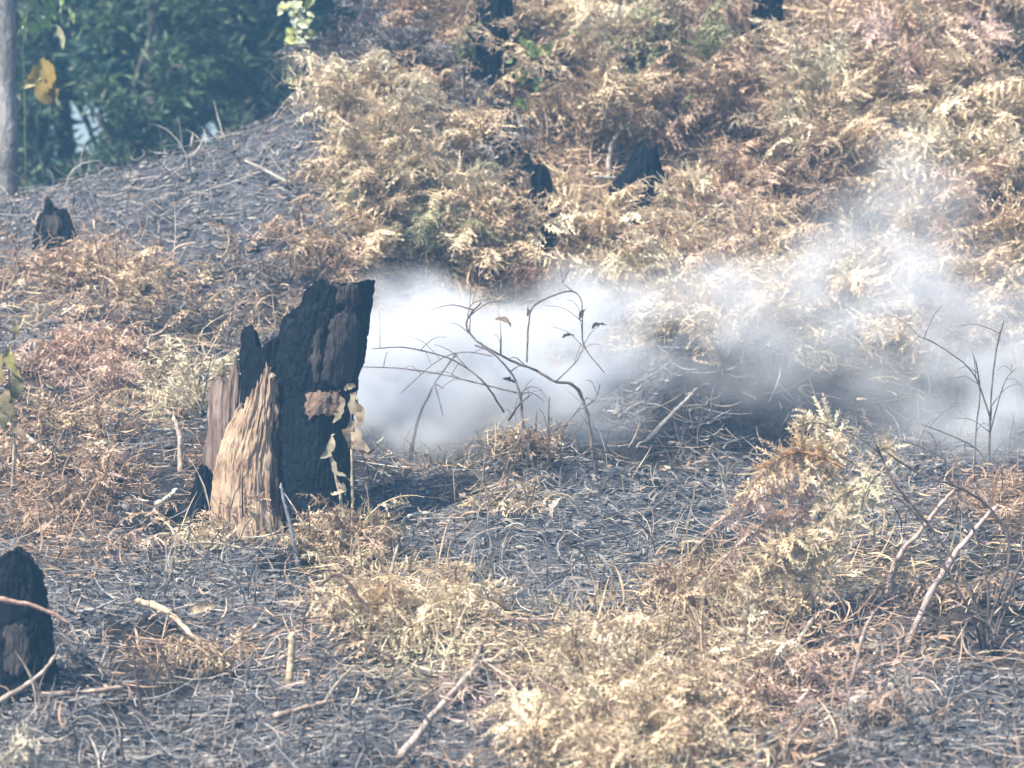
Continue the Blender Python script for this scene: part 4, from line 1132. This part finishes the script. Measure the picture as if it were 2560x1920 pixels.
bgtree("dark green tree behind the ridge, just right of the pale trunk", 150, 8.0, 2.6, (1.0, .9, 1.9), 61, GREEN1, 150, 75, gap=[(gapL, .30), (P(190, 260, 8.0), .2), (P(230, 380, 8.0), .2)])
bgtree("lighter feathery green tree in the middle behind the ridge", 400, 7.2, 2.35, (.55, .5, 1.1), 62, GREEN2, 90, 90, .07)
bgtree("dark green tree behind the ridge, left of the sunlit sapling", 600, 8.6, 2.7, (.9, .9, 1.9), 63, GREEN1, 150, 75, gap=[(gap2, .10)])
bgtree("deep green tree behind the ridge beside the brown thicket", 850, 9.0, 3.0, (.9, .9, 1.9), 64, GREEN1, 140, 75)
bgtree("dim blue green tree farthest back between the ridge trees", 330, 11.5, 3.0, (1.5, 1.0, 2.2), 65, GREEN1, 170, 70, .12, gap=[(P(215, 320, 11.5), .45), (P(525, 325, 11.5), .16), (P(190, 260, 11.5), .25)])
bgtree("tall dim tree farthest back above the sapling", 760, 12.5, 3.2, (1.4, 1.0, 2.2), 66, GREEN1, 150, 70, .12)

def leafy_up(label, y, stalks, leaves, name, mat, cat, r=.008, colst=(.12, .14, .07)):
    u, v = stalks[0][0]
    b = P(u, v, y); b[2] = Zg(b[0], b[1])
    root = thing(name, label, cat, b)
    for i, path in enumerate(stalks):
        pts = [P(uu, vv, y) for uu, vv in path]
        if i == 0: pts[0] = b - (0, 0, .03)
        m = MB(); tube(m, pts, r, r * .5, colst, seed=i)
        obj("stem", m, M_TWIG, root, True, b)
    for i, (u, v, ln, ang, c, wd) in enumerate(leaves):
        m = MB(); leaf(m, P(u, v, y - .02 - .01 * (i % 3)), ang, ln, c, wid=wd, seed=i * 5 + int(u))
        obj("leaf", m, mat, root, True, b)
    return root
LG, LY, LW = (.32, .42, .13), (.45, .48, .16), (.62, .66, .50)
rg = np.random.default_rng(5)
lv = []
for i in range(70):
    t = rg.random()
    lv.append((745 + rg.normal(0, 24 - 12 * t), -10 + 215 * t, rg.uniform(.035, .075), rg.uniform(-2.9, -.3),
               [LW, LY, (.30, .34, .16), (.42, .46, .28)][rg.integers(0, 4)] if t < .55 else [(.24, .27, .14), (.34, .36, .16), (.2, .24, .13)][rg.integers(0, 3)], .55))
leafy_up("slim sapling with sunlit yellow green leaves above the ridge", 3.75, [[(752, 235), (750, 160), (742, 60), (738, -60)]], lv, "sapling", M_LEAF, "sapling")
lv = [(55 + rg.uniform(0, 120), -40 + rg.uniform(0, 110), rg.uniform(.05, .10), rg.uniform(-2.3, -.8), [LG, (.20, .34, .09), (.26, .36, .14)][i % 3], .3) for i in range(34)]
lv += [(135, 60, .14, -1.0, (.50, .50, .30), .2), (60, 15, .05, 0, LW, .8)]
leafy_up("sapling with bright green hanging leaves beside the pale trunk", 4.1, [[(66, 420), (62, 250), (58, 100), (64, -80)], [(62, 20), (100, -5), (150, 10)]], lv, "sapling", M_LEAF, "sapling", r=.004)
leafy_up("hanging cluster of ochre yellow leaves on a twig by the pale trunk", 4.0, [[(90, 425), (92, 330), (96, 240), (104, 160), (112, 140)]],
         [(108, 148, .16, -1.9, (.38, .28, .07), .5), (112, 152, .17, -1.3, (.32, .235, .05), .5), (100, 190, .15, -1.4, (.35, .255, .06), .5), (120, 200, .13, -1.1, (.30, .22, .05), .5), (96, 165, .13, -2.0, (.46, .37, .13), .4)],
         "withered_sapling", M_LEAF, "sapling", r=.004)
rg = np.random.default_rng(9)
lv = [(1270 + rg.normal(0, 60), 150 + rg.normal(0, 40), rg.uniform(.06, .11), rg.uniform(-2.6, .5), [(.18, .30, .09), (.28, .34, .12), (.14, .24, .08)][i % 3], .45) for i in range(26)]
gpt = G(1270, 230)
leafy_up("small living green bush amid brown fern near the top", gpt[1] - .1, [[(1270, 240), (1268, 190), (1275, 110)], [(1268, 200), (1320, 140)], [(1268, 200), (1215, 130)]], lv, "green_bush", M_LEAF, "bush")

# ------------------------------------------------------------------ smoke drifting right from behind the stump
def smoke_volume():
    lo = np.array((-.78, .35, .45)); hi = np.array((2.45, 1.65, 2.10))
    mb = MB()
    v = np.array([(x, y, z) for x in (lo[0], hi[0]) for y in (lo[1], hi[1]) for z in (lo[2], hi[2])])
    f = np.array([[0, 1, 3, 2], [4, 6, 7, 5], [0, 4, 5, 1], [2, 3, 7, 6], [0, 2, 6, 4], [1, 5, 7, 3]])
    mb.add(v, f, (1, 1, 1))
    m = bpy.data.materials.new("smoke"); m.use_nodes = True
    t = m.node_tree
    t.nodes.remove(t.nodes["Principled BSDF"])
    pv = N(t, "ShaderNodeVolumePrincipled")
    t.links.new(pv.outputs[0], t.nodes["Material Output"].inputs["Volume"])
    pv.inputs["Color"].default_value = (.89, .925, .97, 1)
    pv.inputs["Anisotropy"].default_value = .0
    tc = N(t, "ShaderNodeTexCoord")
    n1 = N(t, "ShaderNodeTexNoise"); n1.inputs["Scale"].default_value = 2.6; n1.inputs["Detail"].default_value = 2
    t.links.new(tc.outputs["Object"], n1.inputs["Vector"])
    w = N(t, "ShaderNodeVectorMath", operation='MULTIPLY_ADD'); w.inputs[1].default_value = (.45, .25, -.40)
    t.links.new(n1.outputs["Fac"], w.inputs[0])
    sub = N(t, "ShaderNodeVectorMath", operation='SUBTRACT'); sub.inputs[1].default_value = (.225, .125, -.20)
    t.links.new(tc.outputs["Object"], sub.inputs[0]); t.links.new(sub.outputs[0], w.inputs[2])
    total = None
    for (c, r, dens, soft) in SMOKE:
        a = N(t, "ShaderNodeVectorMath", operation='SUBTRACT'); a.inputs[1].default_value = c
        t.links.new(w.outputs[0], a.inputs[0])
        d = N(t, "ShaderNodeVectorMath", operation='DIVIDE'); d.inputs[1].default_value = r
        t.links.new(a.outputs[0], d.inputs[0])
        l = N(t, "ShaderNodeVectorMath", operation='LENGTH'); t.links.new(d.outputs[0], l.inputs[0])
        mr = N(t, "ShaderNodeMapRange", interpolation_type='SMOOTHSTEP')
        mr.inputs[1].default_value = 1.0; mr.inputs[2].default_value = soft; mr.inputs[3].default_value = 0; mr.inputs[4].default_value = dens
        t.links.new(l.outputs["Value"], mr.inputs[0])
        if total is None:
            total = mr.outputs[0]
        else:
            s = N(t, "ShaderNodeMath", operation='ADD'); t.links.new(total, s.inputs[0]); t.links.new(mr.outputs[0], s.inputs[1]); total = s.outputs[0]
    n2 = N(t, "ShaderNodeTexNoise"); n2.inputs["Scale"].default_value = 4.6; n2.inputs["Detail"].default_value = 4
    mp = N(t, "ShaderNodeMapping"); mp.inputs["Scale"].default_value = (.9, .9, 1.15); mp.inputs["Rotation"].default_value = (0, .5, 0)
    t.links.new(tc.outputs["Object"], mp.inputs[0]); t.links.new(mp.outputs[0], n2.inputs["Vector"])
    mr = N(t, "ShaderNodeMapRange"); mr.inputs[1].default_value = .39; mr.inputs[2].default_value = .63; mr.inputs[3].default_value = .08; mr.inputs[4].default_value = 2.0
    t.links.new(n2.outputs["Fac"], mr.inputs[0])
    mu = N(t, "ShaderNodeMath", operation='MULTIPLY'); t.links.new(total, mu.inputs[0]); t.links.new(mr.outputs[0], mu.inputs[1])
    t.links.new(mu.outputs[0], pv.inputs["Density"])
    o = obj("smoke", mb, m, None, False)
    tag(o, "white smoke drifting right from behind the big charred stump", "smoke", kind="stuff")
    m.cycles.volume_step_rate = .9 if hasattr(m, "cycles") and hasattr(m.cycles, "volume_step_rate") else 1
    return o
SMOKE = [((-.44, .82, 1.10), (.46, .34, .42), 8.5, .4), ((-.40, .78, .84), (.44, .28, .30), 6.0, .3), ((.04, .90, 1.04), (.62, .36, .48), 6.5, .2), ((.34, .95, 1.16), (.45, .36, .40), 2.6, .1),
         ((.80, 1.0, 1.22), (.60, .40, .36), 1.0, .1), ((1.35, 1.1, 1.28), (.90, .5, .52), 1.6, .1), ((2.05, 1.1, 1.08), (.85, .5, .55), 1.6, .1), ((1.55, 1.2, 1.65), (.42, .4, .48), 1.1, .1), ((2.0, .80, .80), (.75, .45, .45), 1.9, .1)]
smoke_volume()

# ------------------------------------------------------------------ thin blue smoke haze hanging in the whole clearing
hb = MB()
lo = (-46, -46, -2.2); hi = (46, 46, 10.6)
v = np.array([(x, y, z) for x in (lo[0], hi[0]) for y in (lo[1], hi[1]) for z in (lo[2], hi[2])])
hb.add(v, np.array([[0, 1, 3, 2], [4, 6, 7, 5], [0, 4, 5, 1], [2, 3, 7, 6], [0, 2, 6, 4], [1, 5, 7, 3]]), (1, 1, 1))
hm = bpy.data.materials.new("haze"); hm.use_nodes = True
ht = hm.node_tree; ht.nodes.remove(ht.nodes["Principled BSDF"])
pv = N(ht, "ShaderNodeVolumePrincipled"); pv.inputs["Color"].default_value = (.26, .60, 1.0, 1); pv.inputs["Density"].default_value = .0064
ht.links.new(pv.outputs[0], ht.nodes["Material Output"].inputs["Volume"])
tag(obj("haze", hb, hm, None, False), "thin bluish smoke haze filling the air of the clearing", "haze", kind="stuff")
